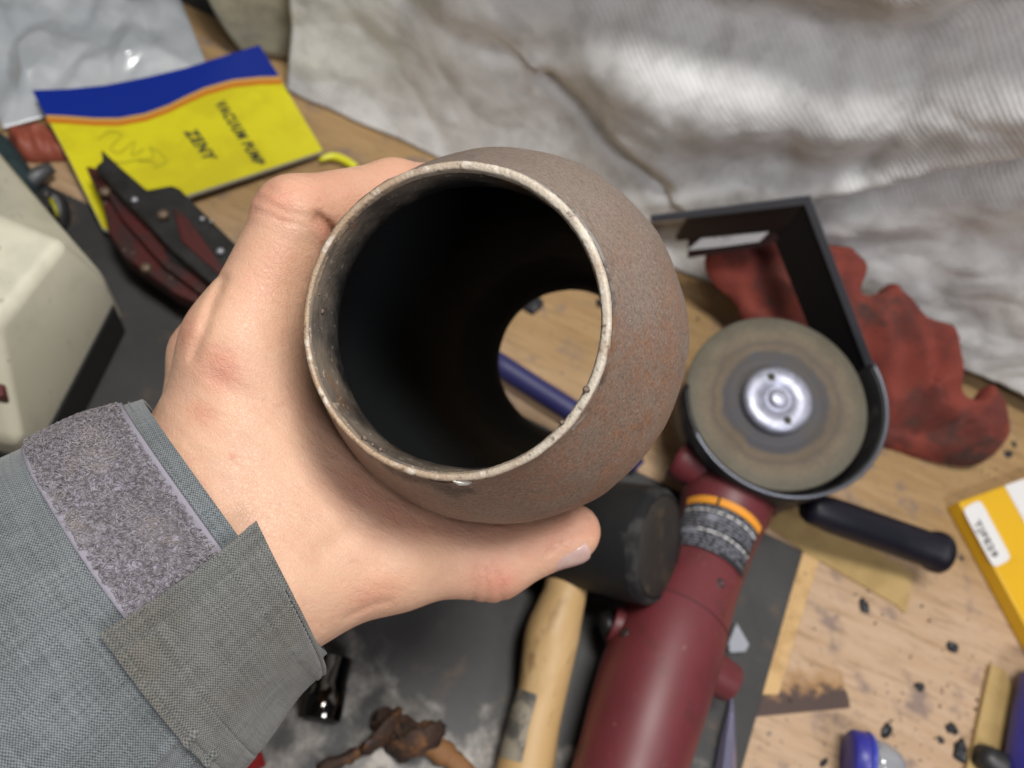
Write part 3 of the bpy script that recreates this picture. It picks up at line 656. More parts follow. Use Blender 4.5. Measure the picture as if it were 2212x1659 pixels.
def RG(px, py):
    q = B(px, py); r = ray(px, py)
    return q if q[1] < YW-.105 else CAM + r*((H+.95*(YW-.105))/(.95*r[1]-r[2]))
RGF = [([(1905, 640), (1945, 760), (1985, 900), (2070, 955)], .007, .014), ([(2150, 880), (2100, 975), (2000, 995)], .006, .012), ([(1870, 930), (1960, 950), (2050, 930)], .004, -.009),
       ([(1990, 700), (2010, 800), (1960, 870)], .005, -.007), ([(2045, 740), (2050, 830), (2100, 880)], .006, .007), ([(1865, 700), (1890, 800), (1900, 900)], .005, .007), ([(1930, 660), (1960, 720), (1975, 790)], .004, -.006),
       ([(1545, 560), (1640, 640), (1740, 690)], .006, .010), ([(1600, 670), (1680, 700), (1760, 740)], .004, -.008), ([(1650, 530), (1700, 600), (1760, 640)], .006, .007), ([(1560, 600), (1620, 670)], .004, -.005)]
rv = lump([RG(*p) for p in r1], .0004, .013, 12, .050, .55, .007, .0012, slope, [([RG(*p)[:2] for p in l_], w_, a_) for l_, w_, a_ in RGF])
rv = (rv[0], rv[1])
mesh('rag_cloth', rv, RED_CLOTH, rag)
# ================================================================= yellow packet, tape, blue tools, small bits
YB = M('amber_card', (.70, .40, .010), .42, var=[(20, (.64, .36, .010), .45, .65)])
bx = thing('yellow_packet', 'amber yellow card packet with a white rounded label at the right edge', 'packet', B(2200, 1180, 0))
zy = .013
mesh('packet_card', prism([B(2071, 1084, zy), B(2300, 1000, zy), B(2560, 1480, zy), B(2340, 1580, zy)], .0125), YB, bx, bevel=.0012)
YP = lambda x, y, dz=0.: B(x, y, zy+.0004+dz)
def rounded(c0, c1, w, n=8):                                 # stadium-like outline between two pixel points
    c0, c1 = A(*c0), A(*c1); d = unit(c1-c0); s = A(-d[1], d[0]); out = []
    for cc, a0 in ((c1, -90), (c0, 90)):
        for i in range(n+1):
            a = R(a0+180*i/n); k = abs(math.cos(a))**.5*np.sign(math.cos(a)); k2 = abs(math.sin(a))**.5*np.sign(math.sin(a))
            out.append(tuple(cc + d*w*k + s*w*k2))
    return out
mesh('white_label', ([YP(*p) for p in rounded((2108, 1108), (2156, 1198), 22)], [tuple(range(18))]), WHITE, bx, smooth=False)
mesh('white_panel', ([YP(*p) for p in ((2170, 1049), (2300, 1003), (2372, 1130), (2238, 1172))], [(0, 1, 2, 3)]), WHITE, bx, smooth=False)
lettering('lettering', 'TJFE29', (2104, 1128), (2146, 1206), (.86, -.5), 14, M('faded_ink', (.10, .10, .10), .6), bx, YP, .0004)
TAPE = M('masking_tape', (.42, .29, .115), .6, var=[(50, (.36, .24, .09), .45, .65)], bumps=[(200, .2, .0004)])
o = mesh('masking_tape', prism([B(*p, .0018) for p in ((1652, 1128), (1700, 1098), (1760, 1112), (1972, 1236), (1966, 1290), (1956, 1324), (1935, 1306), (1737, 1191))], .0016), TAPE, None, smooth=False, loc=B(1800, 1200, 0))
tag(o, 'tan strip of masking tape stuck on plywood under the black grinder handle', 'tape')
o = mesh('tan_strip', prism([B(*p, .004) for p in ((2142, 1434), (2172, 1446), (2192, 1500), (2150, 1690), (2080, 1690), (2106, 1600))], .0035), TAPE, None, smooth=False, loc=B(2140, 1550, 0), bevel=.0006)
tag(o, 'narrow tan strip on the bench beside the blue tool handle', 'strip')
BLUE = M('blue_plastic', (.035, .035, .30), .4, var=[(30, (.025, .025, .22), .4, .65)])
bh = thing('blue_tool', 'blue tool handle with black nose cut off by the right edge', 'tool', B(2230, 1600, 0))
mesh('blue_grip', tube([B(2268, 1452, .018), B(2264, 1480, .018), B(2254, 1560, .018), B(2240, 1680, .018), B(2225, 1800, .018)], [.010, .0155, .017, .0175, .016], 24), BLUE, bh)
mesh('black_nose', tube([B(2200, 1680, .012), B(2160, 1655, .010), B(2130, 1638, .009), B(2112, 1626, .009)], [.008, .0085, .008, .006], 18), BLK, bh)
vl = thing('clear_vial', 'clear domed vial with a blue collar at the bottom edge', 'vial', B(1890, 1660, 0))
vA = unit(B(1925, 1652, .020)-B(1860, 1635, .016))
mesh('blue_collar', solid_lathe([(-.008, .0130), (-.0065, .0145), (.001, .0150), (.0025, .0142), (.0035, .0128)], B(1862, 1640, .0155), vA, 36), BLUE, vl)
mesh('collar_ring', lathe([(.0010, .0152), (.0024, .0156), (.0036, .0150), (.0024, .0143)], B(1862, 1640, .0155), vA, 36, closed=True), M('blue_ring', (.05, .07, .50), .3), vl)
mesh('clear_dome', solid_lathe([(.003, .0128), (.009, .0126), (.014, .0116), (.019, .0092), (.0225, .0054), (.0238, .0006)], B(1862, 1640, .0155), vA, 36), M('clear_plastic', (.42, .43, .46), .08, 0, spec=.8, Transmission_Weight=.35, Coat_Weight=.8), vl)
o = mesh('steel_scriber', tube([B(1581, 1503, .009), B(1579, 1540, .008), B(1573, 1600, .008), B(1566, 1680, .008), B(1560, 1760, .008)], [.0004, .0024, .0048, .0066, .0068], 6, True, .6), M('violet_steel', (.42, .40, .58), .25, .85), None, loc=B(1575, 1600, 0), smooth=False)
tag(o, 'pointed bright steel scriber lying right of the red grinder body', 'scriber')
sh = thing('clear_shard', 'small clear plastic shard beside the grinder brush cap', 'shard', B(1597, 1382, 0))
mesh('shard_body', prism([B(*p, .010) for p in ((1592, 1344), (1620, 1392), (1612, 1408), (1578, 1410), (1574, 1388))], .006), M('shard_clear', (.48, .50, .55), .12, spec=.8, Transmission_Weight=.3), sh, bevel=.001)
bb = thing('blue_bar', 'blue violet plastic bar on the plywood, seen through the pipe bore', 'bar', B(1200, 860, 0))
mesh('bar_grip', tube([B(1040, 762, .012), B(1090, 795, .012), B(1160, 840, .012), B(1240, 890, .012), B(1310, 945, .012), B(1366, 996, .012), B(1380, 1010, .012)], [.0075, .0078, .0076, .0076, .0076, .0074, .005], 18), M('dark_blue_plastic', (.026, .026, .11), .5), bb)
# socket
sk = thing('deep_socket', 'dark chromed deep socket lying on the steel plate under the cuff', 'socket', B(705, 1490, 0))
sA = unit(B(688, 1556, .015)-B(716, 1425, .015)); sO = B(718, 1418, .0155)
Ls = np.linalg.norm(B(688, 1556, .0155)-sO)
CHR = M('dark_chrome', (.11, .105, .10), .10, 1.0, var=[(25, (.05, .042, .035), .45, .65)])
mesh('socket_barrel', solid_lathe([(0, .0098), (.0008, .0106), (Ls*.45, .0106), (Ls*.46, .0111), (Ls-.001, .0111), (Ls, .0104)], sO, sA, 40), CHR, sk)
mesh('socket_bore', solid_lathe([(Ls-.002, .0080), (Ls+.0003, .0080)], sO, sA, 6), M('bore_black', (.004, .004, .004), .6), sk, smooth=False)
# rusty clamp
RUST = M('rusty_iron', (.055, .030, .020), .75, .15, var=[(90, (.20, .085, .03), .48, .66, 6), (50, (.13, .115, .13), .56, .7), (200, (.015, .010, .008), .55, .68, 5)], bumps=[(260, .9, .0015), (900, .5, .0006)])
def rough(vf, amp, sc):
    V = [np.asarray(p)+amp*np.array(mnoise.noise_vector(Vector((np.asarray(p)*sc).tolist()))[:]) + amp*.6*np.array(mnoise.noise_vector(Vector((np.asarray(p)*sc*2.7).tolist()))[:]) for p in vf[0]]
    return V, vf[1]
rc = thing('rusty_clamp', 'rusty exhaust clamp with bent rod on the dusty plate at the bottom', 'clamp', B(860, 1610, 0))
def arch(px, py, w, a0, hgt, n=14):
    c_ = B(px, py, .004); return [c_+A(math.cos(a0)*w*math.cos(t), math.sin(a0)*w*math.cos(t), hgt*math.sin(t)) for t in np.linspace(0, math.pi, n)]
mesh('saddle', rough(tube(arch(826, 1584, .011, 1.25, .020), [.0045]*3+[.0062]*8+[.0045]*3, 24, True, .42), .0016, 210), RUST, rc)
mesh('saddle', rough(tube(arch(898, 1606, .013, .75, .022), [.005]*3+[.0070]*8+[.005]*3, 24, True, .40), .0016, 210), RUST, rc)
mesh('clamp_nut', solid_lathe([(0, .0062), (.0055, .0062)], B(826, 1560, .016), unit(A(.2, .5, .8)), 6), RUST, rc, smooth=False)
mesh('clamp_nut', solid_lathe([(0, .0066), (.0055, .0066)], B(872, 1580, .016), unit(A(-.3, .4, .8)), 6), RUST, rc, smooth=False)
mesh('clamp_rod', rough(tube(smooth_path([B(690, 1664, .007), B(755, 1632, .008), B(812, 1606, .012), B(850, 1590, .018), B(842, 1560, .014), B(820, 1545, .008)], 6), .0028, 10), .0016, 210), RUST, rc)
mesh('clamp_rod', rough(tube(smooth_path([B(868, 1640, .008), B(880, 1600, .014), B(905, 1575, .018), B(925, 1566, .012)], 6), .0030, 10), .0016, 210), RUST, rc)
mesh('clamp_arm', rough(tube(smooth_path([B(915, 1600, .012), B(955, 1625, .011), B(990, 1650, .010), B(1030, 1700, .009)], 5), [.006]*8+[.005]*8, 12, True, .7), .0016, 210), M('orange_rust', (.22, .10, .035), .7, bumps=[(250, .5, .001)]), rc)
o = mesh('red_rod', tube([B(440, 1690, .012), B(500, 1662, .012), B(566, 1628, .012)], [.006, .0065, .006], 14), M('red_enamel', (.24, .012, .014), .35), None, loc=B(520, 1625, 0))
tag(o, 'short red rod lying on the plate just under the cuff tab', 'rod')
# flakes of black slag
FLK = M('black_slag', (.014, .015, .019), .5, bumps=[(400, .4, .0006)])
flakes = [(1866, 1310, 15, 1.7, 'black slag flake on plywood below the grinder side handle'), (2056, 1398, 15, 1.1, 'round black slag flake midway between tape and yellow packet corner'),
 (1986, 1483, 13, 1.3, 'hooked black slag flake above the grey smudge on the plywood'), (1912, 1581, 17, 1.8, 'oval black slag flake just above the clear vial'),
 (2056, 1575, 14, 1.2, 'upper black slag flake of the cluster near the blue tool'), (2031, 1598, 9, 1.2, 'smallest black slag flake of the cluster near the blue tool'),
 (2072, 1622, 22, 1.5, 'largest black slag flake of the cluster near the blue tool'), (1779, 1648, 10, 2.0, 'narrow black slag sliver at the bottom edge left of the vial'),
 (2178, 981, 11, 1.4, 'black slag flake right of the red rag'), (2190, 960, 7, 1.3, 'tiny black slag crumb farthest right beside the red rag'), (2077, 1207, 6, 1.2, 'tiny dark crumb between the side handle tip and the yellow packet'),
 (1150, 662, 30, 1.3, 'square dark flake seen through the pipe bore at its upper left'), (1296, 655, 13, 1.2, 'dark flake half hidden by the pipe rim inside the bore')]
for i, (px, py, r_, asp, lb) in enumerate(flakes):
    r = random.Random(i*13+5); c_ = B(px, py, 0); s_ = .84*r_/F*np.linalg.norm(c_-CAM); a0 = r.uniform(0, 3); n_ = 11; V = []
    outl = []
    for k in range(n_):
        a = 2*math.pi*k/n_; q = s_*r.uniform(.7, 1.15); x_, y_ = q*math.cos(a)*asp**.5, q*math.sin(a)/asp**.5
        outl.append((x_*math.cos(a0)-y_*math.sin(a0), x_*math.sin(a0)+y_*math.cos(a0)))
    h_ = s_*.45
    V = [c_+A(x_, y_, .0003) for x_, y_ in outl]+[c_+A(x_*.8, y_*.8, h_*r.uniform(.6, 1.1)) for x_, y_ in outl]+[c_+A(0, 0, h_*1.1)]
    Fc = [(k, (k+1) % n_, n_+(k+1) % n_, n_+k) for k in range(n_)]+[(n_+k, n_+(k+1) % n_, 2*n_) for k in range(n_)]+[tuple(range(n_))]
    o = mesh('slag_flake', (V, Fc), FLK, None, smooth=False, loc=c_); tag(o, lb, 'slag flake', 'black slag flakes scattered on the plywood')

gv = []; gr_ = random.Random(3)
for k in range(420):
    zone = gr_.choice([((1700, 1250), (2212, 1659)), ((2090, 930), (2212, 1040)), ((1680, 1150), (2100, 1350)), ((700, 150), (1000, 330)), ((1450, 480), (1560, 700)), ((1900, 1480), (2150, 1659))])
    c_ = B(gr_.uniform(zone[0][0], zone[1][0]), gr_.uniform(zone[0][1], zone[1][1]), .0016)
    s_ = .00025+.0011*gr_.random()**4; a_ = gr_.uniform(0, 6)
    gv.append(([c_+A(math.cos(a_+t_)*s_*q_, math.sin(a_+t_)*s_*q_, -.0006) for t_, q_ in ((0, 1), (1.7, .7), (3.3, 1), (4.9, .6))]+[c_+A(0, 0, s_*.7)], [(0, 1, 4), (1, 2, 4), (2, 3, 4), (3, 0, 4)]))
gt = mesh('bench_grit', join(*gv), FLK, None, smooth=False); tag(gt, 'fine black grit sprinkled over the plywood', 'grit', kind='stuff')
# ================================================================= THE PIPE
PO = CAM + RW @ A(-.01467, .01512, -.18359); PA = unit(RW @ A(.2163, -.02157, -1.0))
PE1 = unit(RW @ A(1, 0, 0) - (RW @ A(1, 0, 0) @ PA)*PA); PE2 = np.cross(PA, PE1)
if PE2 @ (RW @ A(0, 1, 0)) < 0: PE2 = -PE2
def PC(s, th, r): return PO + PA*s + r*(math.cos(R(th))*PE1 + math.sin(R(th))*PE2)
OUT = [(.0, .0380), (.002, .0383), (.005, .0393), (.009, .0412), (.015, .0440), (.022, .0472), (.030, .0508), (.036, .0532), (.042, .0548), (.050, .0558), (.062, .0558), (.074, .0537), (.09, .0508), (.11, .0487), (.15, .0474), (.165, .0468), (.178, .0450), (.188, .0425), (.196, .0398), (.2045, .0381)]
IN = [(.2045, .0360), (.196, .0378), (.188, .0402), (.178, .0427), (.165, .0445), (.15, .0451), (.11, .0464), (.09, .0485), (.074, .0514), (.062, .0535), (.054, .0536), (.040, .0514), (.032, .0484), (.026, .0450), (.0215, .0412), (.0175, .0372), (.0145, .0364), (.006, .0363), (.003, .0363), (.0, .0363)]
OUTS = [tuple(q) for q in smooth_path([A(*p) for p in OUT], 3)]; INS = [tuple(q) for q in smooth_path([A(*p) for p in IN], 3)]
def pipe_r(s): return np.interp(s, [p[0] for p in OUTS], [p[1] for p in OUTS])
prof = OUTS+INS; nP = 160
v, f = lathe(prof, PO, PA, nP, closed=True, e1=PE1)
v = np.array(v)
ni = len(prof)
mi = []
for i in range(ni):
    s_ = prof[i][0]; inner = i >= len(OUTS)
    mi += [1 if inner else 0]*nP
mi[(ni-1)*nP:] = [1]*nP
jit = RNG.normal(0, 1, len(v))
for k, p in enumerate(v):                                    # hammered, slightly uneven metal
    q = p-PO; s_ = q @ PA; rv_ = q-PA*s_; rl = np.linalg.norm(rv_); d = rv_/rl
    nn_ = mnoise.fractal(Vector((p*55).tolist()), 1, 2, 3)*.00045
    if s_ < .004: nn_ += mnoise.noise(Vector((p*420).tolist()))*.00022 + mnoise.noise(Vector((p*160).tolist()))*.0003
    v[k] = p + d*nn_
mt, nt, b = nodes_of('rusted_shell'); SHELL = mt
co = coords(nt)
c = mixc(nt, noise_mask(nt, co, 28, .35, .68, 5), (.215, .157, .122), (.258, .195, .157))
c = mixc(nt, math_(nt, 'MULTIPLY', noise_mask(nt, co, 650, .46, .74, 5), .40), c, (.085, .064, .054))
# rust blooms on the side away from the hand
vt = N(nt, 'ShaderNodeVectorMath', operation='DOT_PRODUCT'); L(nt, co, vt.inputs[0]); rd_ = unit(PE1*.87 - PE2*.5)
vt.inputs[1].default_value = tuple(rd_)
rm = N(nt, 'ShaderNodeMapRange'); rm.inputs[1].default_value = .012; rm.inputs[2].default_value = .048; L(nt, vt.outputs['Value'], rm.inputs[0])
rmask = math_(nt, 'MULTIPLY', math_(nt, 'MULTIPLY', rm.outputs[0], noise_mask(nt, co, 70, .38, .60, 6)), noise_mask(nt, co, 420, .25, .75, 5))
c = mixc(nt, math_(nt, 'MULTIPLY', rmask, 1.0), c, (.285, .135, .072))
c = mixc(nt, math_(nt, 'MULTIPLY', noise_mask(nt, co, 60, .62, .78, 5), .45), c, (.065, .054, .054))
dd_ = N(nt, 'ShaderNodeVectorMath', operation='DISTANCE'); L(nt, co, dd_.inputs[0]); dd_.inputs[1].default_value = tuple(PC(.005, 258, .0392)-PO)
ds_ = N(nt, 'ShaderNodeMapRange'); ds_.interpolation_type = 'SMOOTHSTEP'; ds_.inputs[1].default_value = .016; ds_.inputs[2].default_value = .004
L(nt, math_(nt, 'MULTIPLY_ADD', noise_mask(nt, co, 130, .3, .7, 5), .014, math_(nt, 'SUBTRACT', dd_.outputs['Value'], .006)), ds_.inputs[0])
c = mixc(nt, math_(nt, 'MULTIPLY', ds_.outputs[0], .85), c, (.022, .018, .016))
spk = N(nt, 'ShaderNodeTexVoronoi'); spk.inputs['Scale'].default_value = 850; L(nt, co, spk.inputs['Vector'])
sm_ = N(nt, 'ShaderNodeMapRange'); sm_.inputs[1].default_value = .16; sm_.inputs[2].default_value = .06; L(nt, spk.outputs['Distance'], sm_.inputs[0])
sr = math_(nt, 'MULTIPLY', sm_.outputs[0], math_(nt, 'GREATER_THAN', noise_mask(nt, co, 1300, .0, 1.0, 1), .64))
c = mixc(nt, math_(nt, 'MULTIPLY', noise_mask(nt, co, 1150, .46, .66, 2), .38), c, (.060, .046, .042))
c = mixc(nt, math_(nt, 'MULTIPLY', noise_mask(nt, co, 1000, .54, .70, 2), .30), c, (.40, .33, .28))
c = mixc(nt, math_(nt, 'MULTIPLY', sr, .95), c, (.75, .68, .60))  # metal sparkle painted in as pale specks of colour
L(nt, c, b.inputs['Base Color']); b.inputs['Roughness'].default_value = .52; b.inputs['Metallic'].default_value = .35
nn1 = N(nt, 'ShaderNodeTexNoise'); nn1.inputs['Scale'].default_value = 900; nn1.inputs['Detail'].default_value = 6; L(nt, co, nn1.inputs[0])
pv = bump(nt, b, nn1.outputs[0], .42, .0005)
nn2 = N(nt, 'ShaderNodeTexNoise'); nn2.inputs['Scale'].default_value = 120; nn2.inputs['Detail'].default_value = 5; L(nt, co, nn2.inputs[0]); bump(nt, b, nn2.outputs[0], .2, .0012, pv)
mt, nt, b = nodes_of('bore'); BORE = mt
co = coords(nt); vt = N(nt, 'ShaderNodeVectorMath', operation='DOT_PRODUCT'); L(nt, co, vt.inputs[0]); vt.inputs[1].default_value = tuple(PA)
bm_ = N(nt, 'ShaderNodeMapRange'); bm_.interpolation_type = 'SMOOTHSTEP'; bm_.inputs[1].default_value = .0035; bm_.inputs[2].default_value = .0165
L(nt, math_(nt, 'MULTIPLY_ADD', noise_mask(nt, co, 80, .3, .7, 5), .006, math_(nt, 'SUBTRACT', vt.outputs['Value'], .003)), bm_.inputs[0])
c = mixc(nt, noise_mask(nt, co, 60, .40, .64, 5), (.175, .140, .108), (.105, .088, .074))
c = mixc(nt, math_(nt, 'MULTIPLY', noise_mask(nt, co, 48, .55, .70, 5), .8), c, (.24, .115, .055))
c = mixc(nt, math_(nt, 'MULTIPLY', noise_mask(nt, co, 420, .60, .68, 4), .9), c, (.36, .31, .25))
c = mixc(nt, bm_.outputs[0], c, (.0078, .0087, .0094))  # neck's light fall-off painted as a fade into the soot-black bore
L(nt, c, b.inputs['Base Color']); b.inputs['Roughness'].default_value = .7; b.inputs['Specular IOR Level'].default_value = .12
n1_ = N(nt, 'ShaderNodeTexNoise'); n1_.inputs['Scale'].default_value = 600; n1_.inputs['Detail'].default_value = 5; L(nt, co, n1_.inputs[0]); bump(nt, b, n1_.outputs[0], .4, .0006)
pp = thing('steel_pipe', 'rusty brown steel pipe reducer held upright by the hand, bore facing up', 'pipe', PO)
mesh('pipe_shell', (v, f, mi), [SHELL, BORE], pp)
# cut end: bare bright ring, uneven
mt, nt, b = nodes_of('bare_rim'); RIM = mt
co = coords(nt); vt = N(nt, 'ShaderNodeVectorMath', operation='DOT_PRODUCT'); L(nt, co, vt.inputs[0]); vt.inputs[1].default_value = tuple(unit(PE1*.93+PE2*.1))
rm = N(nt, 'ShaderNodeMapRange'); rm.inputs[1].default_value = -.022; rm.inputs[2].default_value = .020; L(nt, vt.outputs['Value'], rm.inputs[0])
side = math_(nt, 'ADD', rm.outputs[0], math_(nt, 'MULTIPLY_ADD', noise_mask(nt, co, 90, .3, .7, 4), .5, -.25))
c = mixc(nt, side, (.34, .235, .15), (.47, .41, .335))
c = mixc(nt, math_(nt, 'MULTIPLY', noise_mask(nt, co, 200, .54, .68, 5), .7), c, (.64, .59, .51))
c = mixc(nt, math_(nt, 'MULTIPLY', noise_mask(nt, co, 130, .56, .70, 5), .7), c, (.27, .19, .13))
c = mixc(nt, math_(nt, 'MULTIPLY', noise_mask(nt, co, 520, .60, .67, 4), .75), c, (.12, .09, .075))
L(nt, c, b.inputs['Base Color']); b.inputs['Roughness'].default_value = .55; b.inputs['Metallic'].default_value = .15
n1_ = N(nt, 'ShaderNodeTexNoise'); n1_.inputs['Scale'].default_value = 1300; n1_.inputs['Detail'].default_value = 4; L(nt, co, n1_.inputs[0])
n2_ = N(nt, 'ShaderNodeTexNoise'); n2_.inputs['Scale'].default_value = 420; n2_.inputs['Detail'].default_value = 4; L(nt, co, n2_.inputs[0])
bump(nt, b, n2_.outputs[0], .35, .0005, bump(nt, b, n1_.outputs[0], .6, .0004))
rv_, rf_ = lathe([(.0016, .0383), (.0003, .0383), (-.0002, .0381), (-.0004, .0378), (-.0005, .0374), (-.0004, .0370), (-.0002, .0366), (.0001, .0365), (.0006, .0363), (.0016, .0362)], PO, PA, 420, e1=PE1)
rv_ = np.array(rv_)
for k, p in enumerate(rv_):
    q = p-PO; s_ = q @ PA; d = unit(q-PA*s_); th = math.atan2(d @ PE2, d @ PE1)
    w_ = mnoise.noise(Vector((p*140).tolist()))*.00012 + mnoise.noise(Vector((p*1300).tolist()))*.00012
    out_ = np.linalg.norm(q-PA*s_) > .0372
    grow = -.0002 + .0007*max(0, math.cos((th-R(25))*.5))**2
    rv_[k] = p + d*(w_ + (-grow if not out_ else 0)) + PA*(mnoise.noise(Vector((p*160+A(7, 7, 7)).tolist()))*.00014 + mnoise.noise(Vector((p*1100+A(3, 7, 7)).tolist()))*.00009)
mesh('cut_rim', (rv_, rf_), RIM, pp)
# faint bright ring where the neck was scraped
SCR = M('scraped_ring', (.36, .33, .31), .35, .6, var=[(220, (.17, .13, .11), .45, .62), (60, (.33, .17, .09), .5, .68)], bumps=[(600, .5, .0006)])
mesh('scraped_ring', lathe([(.0020, .0384), (.0026, .03885), (.0034, .0391), (.0040, .0391)], PO, PA, 200, e1=PE1, arc=(R(-70), R(42))), SCR, pp)
BURR = M('burr_metal', (.15, .11, .085), .6, .2, var=[(400, (.15, .11, .08), .45, .6)])
def crumb(c, s, seed, stretch=(1, 1, 1)):
    bm = bmesh.new(); bmesh.ops.create_icosphere(bm, subdivisions=2, radius=s)
    for q in bm.verts: q.co *= 1+.55*mnoise.noise(q.co*(1.6/s)+Vector((seed, seed, 0)))
    V = [np.array(q.co[:])*A(*stretch)+c for q in bm.verts]; Fc = [tuple(w.index for w in fc.verts) for fc in bm.faces]; bm.free(); return V, Fc
for th, s_, r_, sz in ((232, .0004, .0358, .0008), (236, .0008, .0359, .0005), (240, .0003, .0357, .0006), (174, .0060, .0362, .0006), (318, -.0004, .0360, .0007), (333, -.0006, .0364, .0008)) + tuple((RNG.uniform(140, 245), RNG.uniform(.0015, .0085), .0364, RNG.uniform(.00018, .00042)) for _ in range(16)):
    mesh('burr', crumb(PC(s_, th, r_), sz, th), BURR, pp)
SIL = M('silver_burr', (.62, .61, .58), .3, .6)
mesh('burr', tube([PC(.0000, 271, .0381), PC(.0010, 273, .0386), PC(.0018, 275.5, .0389), PC(.0020, 277, .0389)], [.0003, .0008, .0006, .0002], 6), SIL, pp, smooth=False)
mesh('burr', tube([PC(.0030, 256, .0378), PC(.0022, 262, .0383), PC(.0020, 268, .0385), PC(.0025, 273, .0384)], [.0002, .0006, .0007, .0003], 6), RUST, pp, smooth=False)

# ================================================================= THE HAND
pers = thing('person', 'left hand and forearm in grey jacket sleeve gripping the rusty pipe', 'person', at(500, 1100, .235))
def J(px, py, d, r): return (at(px, py, d), r*.001)
def JP(s, th, r, rad): return (PC(s, th, pipe_r(s)+rad*.001+.0002), rad*.001)
I1, I2, I3, I4 = J(520, 748, .2305, 14.6), J(640, 468, .233, 11.6), J(850, 414, .251, 9.8), JP(.094, 104, 0, 8.4)
M1, M2, M3, M4 = J(456, 772, .257, 13), J(622, 520, .276, 10.6), JP(.103, 118, .0660, 9.4), JP(.104, 82, .0648, 8.2)
R1, R2, R3, R4 = J(448, 850, .281, 12.5), J(630, 570, .298, 10.2), JP(.124, 120, .0660, 9.0), JP(.125, 86, .0645, 8.0)
K1, K2, K3, K4 = J(450, 930, .302, 11.5), J(640, 650, .318, 9.2), JP(.143, 132, .0650, 8.2), JP(.144, 104, .0640, 7.2)
T0, T1, T2, T3 = J(585, 1235, .230, 23.5), J(838, 1192, .241, 15.3), J(1064, 1211, .253, 11.8), J(1226, 1157, .259, 9.2)
WA, WB, WC, WD = J(460, 1045, .233, 20), J(455, 1040, .253, 19), J(460, 1060, .272, 18), J(490, 1090, .288, 17)
FA, FB = J(505, 1130, .242, 29), J(250, 1300, .230, 30)
h_ = .00092
allj = [I1, I2, I3, I4, M1, M2, M3, M4, R1, R2, R3, R4, K1, K2, K3, K4, T0, T1, T2, T3, WA, WB, WC, WD, FA, FB]
lo = np.min([p-r for p, r in allj], 0)-.004; hi = np.max([p+r for p, r in allj], 0)+.004
xs, ys, zs = [np.arange(lo[k], hi[k], h_) for k in range(3)]
G = np.stack(np.meshgrid(xs, ys, zs, indexing='ij'), -1).astype(np.float32); shp = G.shape[:3]; G = G.reshape(-1, 3)
def cone(Pt, a, b_):
    (pa, ra), (pb, rb) = a, b_; ba = (pb-pa).astype(np.float32); d = Pt-pa.astype(np.float32)
    t = np.clip(d @ ba/float(ba @ ba), 0, 1); q = d - t[:, None]*ba
    return np.sqrt(np.einsum('ij,ij->i', q, q)) - (np.float32(ra)+np.float32(rb-ra)*t)
def hand_sd(Pt):
    def chain(*js, k=.005):
        d = cone(Pt, js[0], js[1])
        for a, b_ in zip(js[1:-1], js[2:]): d = smin(d, cone(Pt, a, b_), k)
        return d
    palm = cone(Pt, WA, I1)
    for a, b_, k in ((WB, M1, .010), (WC, R1, .010), (WD, K1, .010), (FA, WA, .014), (FA, WC, .014), (FA, FB, .012), (FA, T0, .012),
                     (J(560, 905, .233, 15.5), J(705, 1085, .240, 14.5), .014), (J(600, 880, .262, 15), J(690, 1110, .262, 15), .012),
                     (J(540, 860, .243, 15), J(590, 1100, .245, 20), .012)):
        palm = smin(palm, cone(Pt, a, b_), k*1.25)
    th = chain(T0, T1, k=.008); th = smin(th, cone(Pt, J(705, 1085, .240, 14.5), T1), .014)
    palm = smin(palm, th, .012)
    tip = smin(smin(cone(Pt, T1, T2), cone(Pt, T2, T3), .006), cone(Pt, T3, J(1240, 1146, .2595, 8.8)), .003)
    palm = smin(palm, tip, .006)
    idx = chain(I1, I2, I3, I4, k=.004); mid = chain(M1, M2, M3, M4, k=.004); rng_ = chain(R1, R2, R3, R4, k=.004); pky = chain(K1, K2, K3, K4, k=.004)
    d = smin(palm, idx, .011); d = smin(d, mid, .0036); d = smin(d, rng_, .002); d = smin(d, pky, .002)
    return d
def proj(Pt):
    c_ = (Pt-CAM.astype(np.float32)) @ RW.astype(np.float32); dp = -c_[:, 2]
    return CX+F*c_[:, 0]/dp, CY-F*c_[:, 1]/dp, dp
def gline(px, py, P, w):
    best = np.full(px.shape, 1e9, np.float32)
    for a, b_ in zip(P[:-1], P[1:]):
        ex, ey = b_[0]-a[0], b_[1]-a[1]; t = np.clip(((px-a[0])*ex+(py-a[1])*ey)/(ex*ex+ey*ey), 0, 1)
        best = np.minimum(best, np.hypot(px-a[0]-t*ex, py-a[1]-t*ey))
    return np.exp(-(best/w)**2)
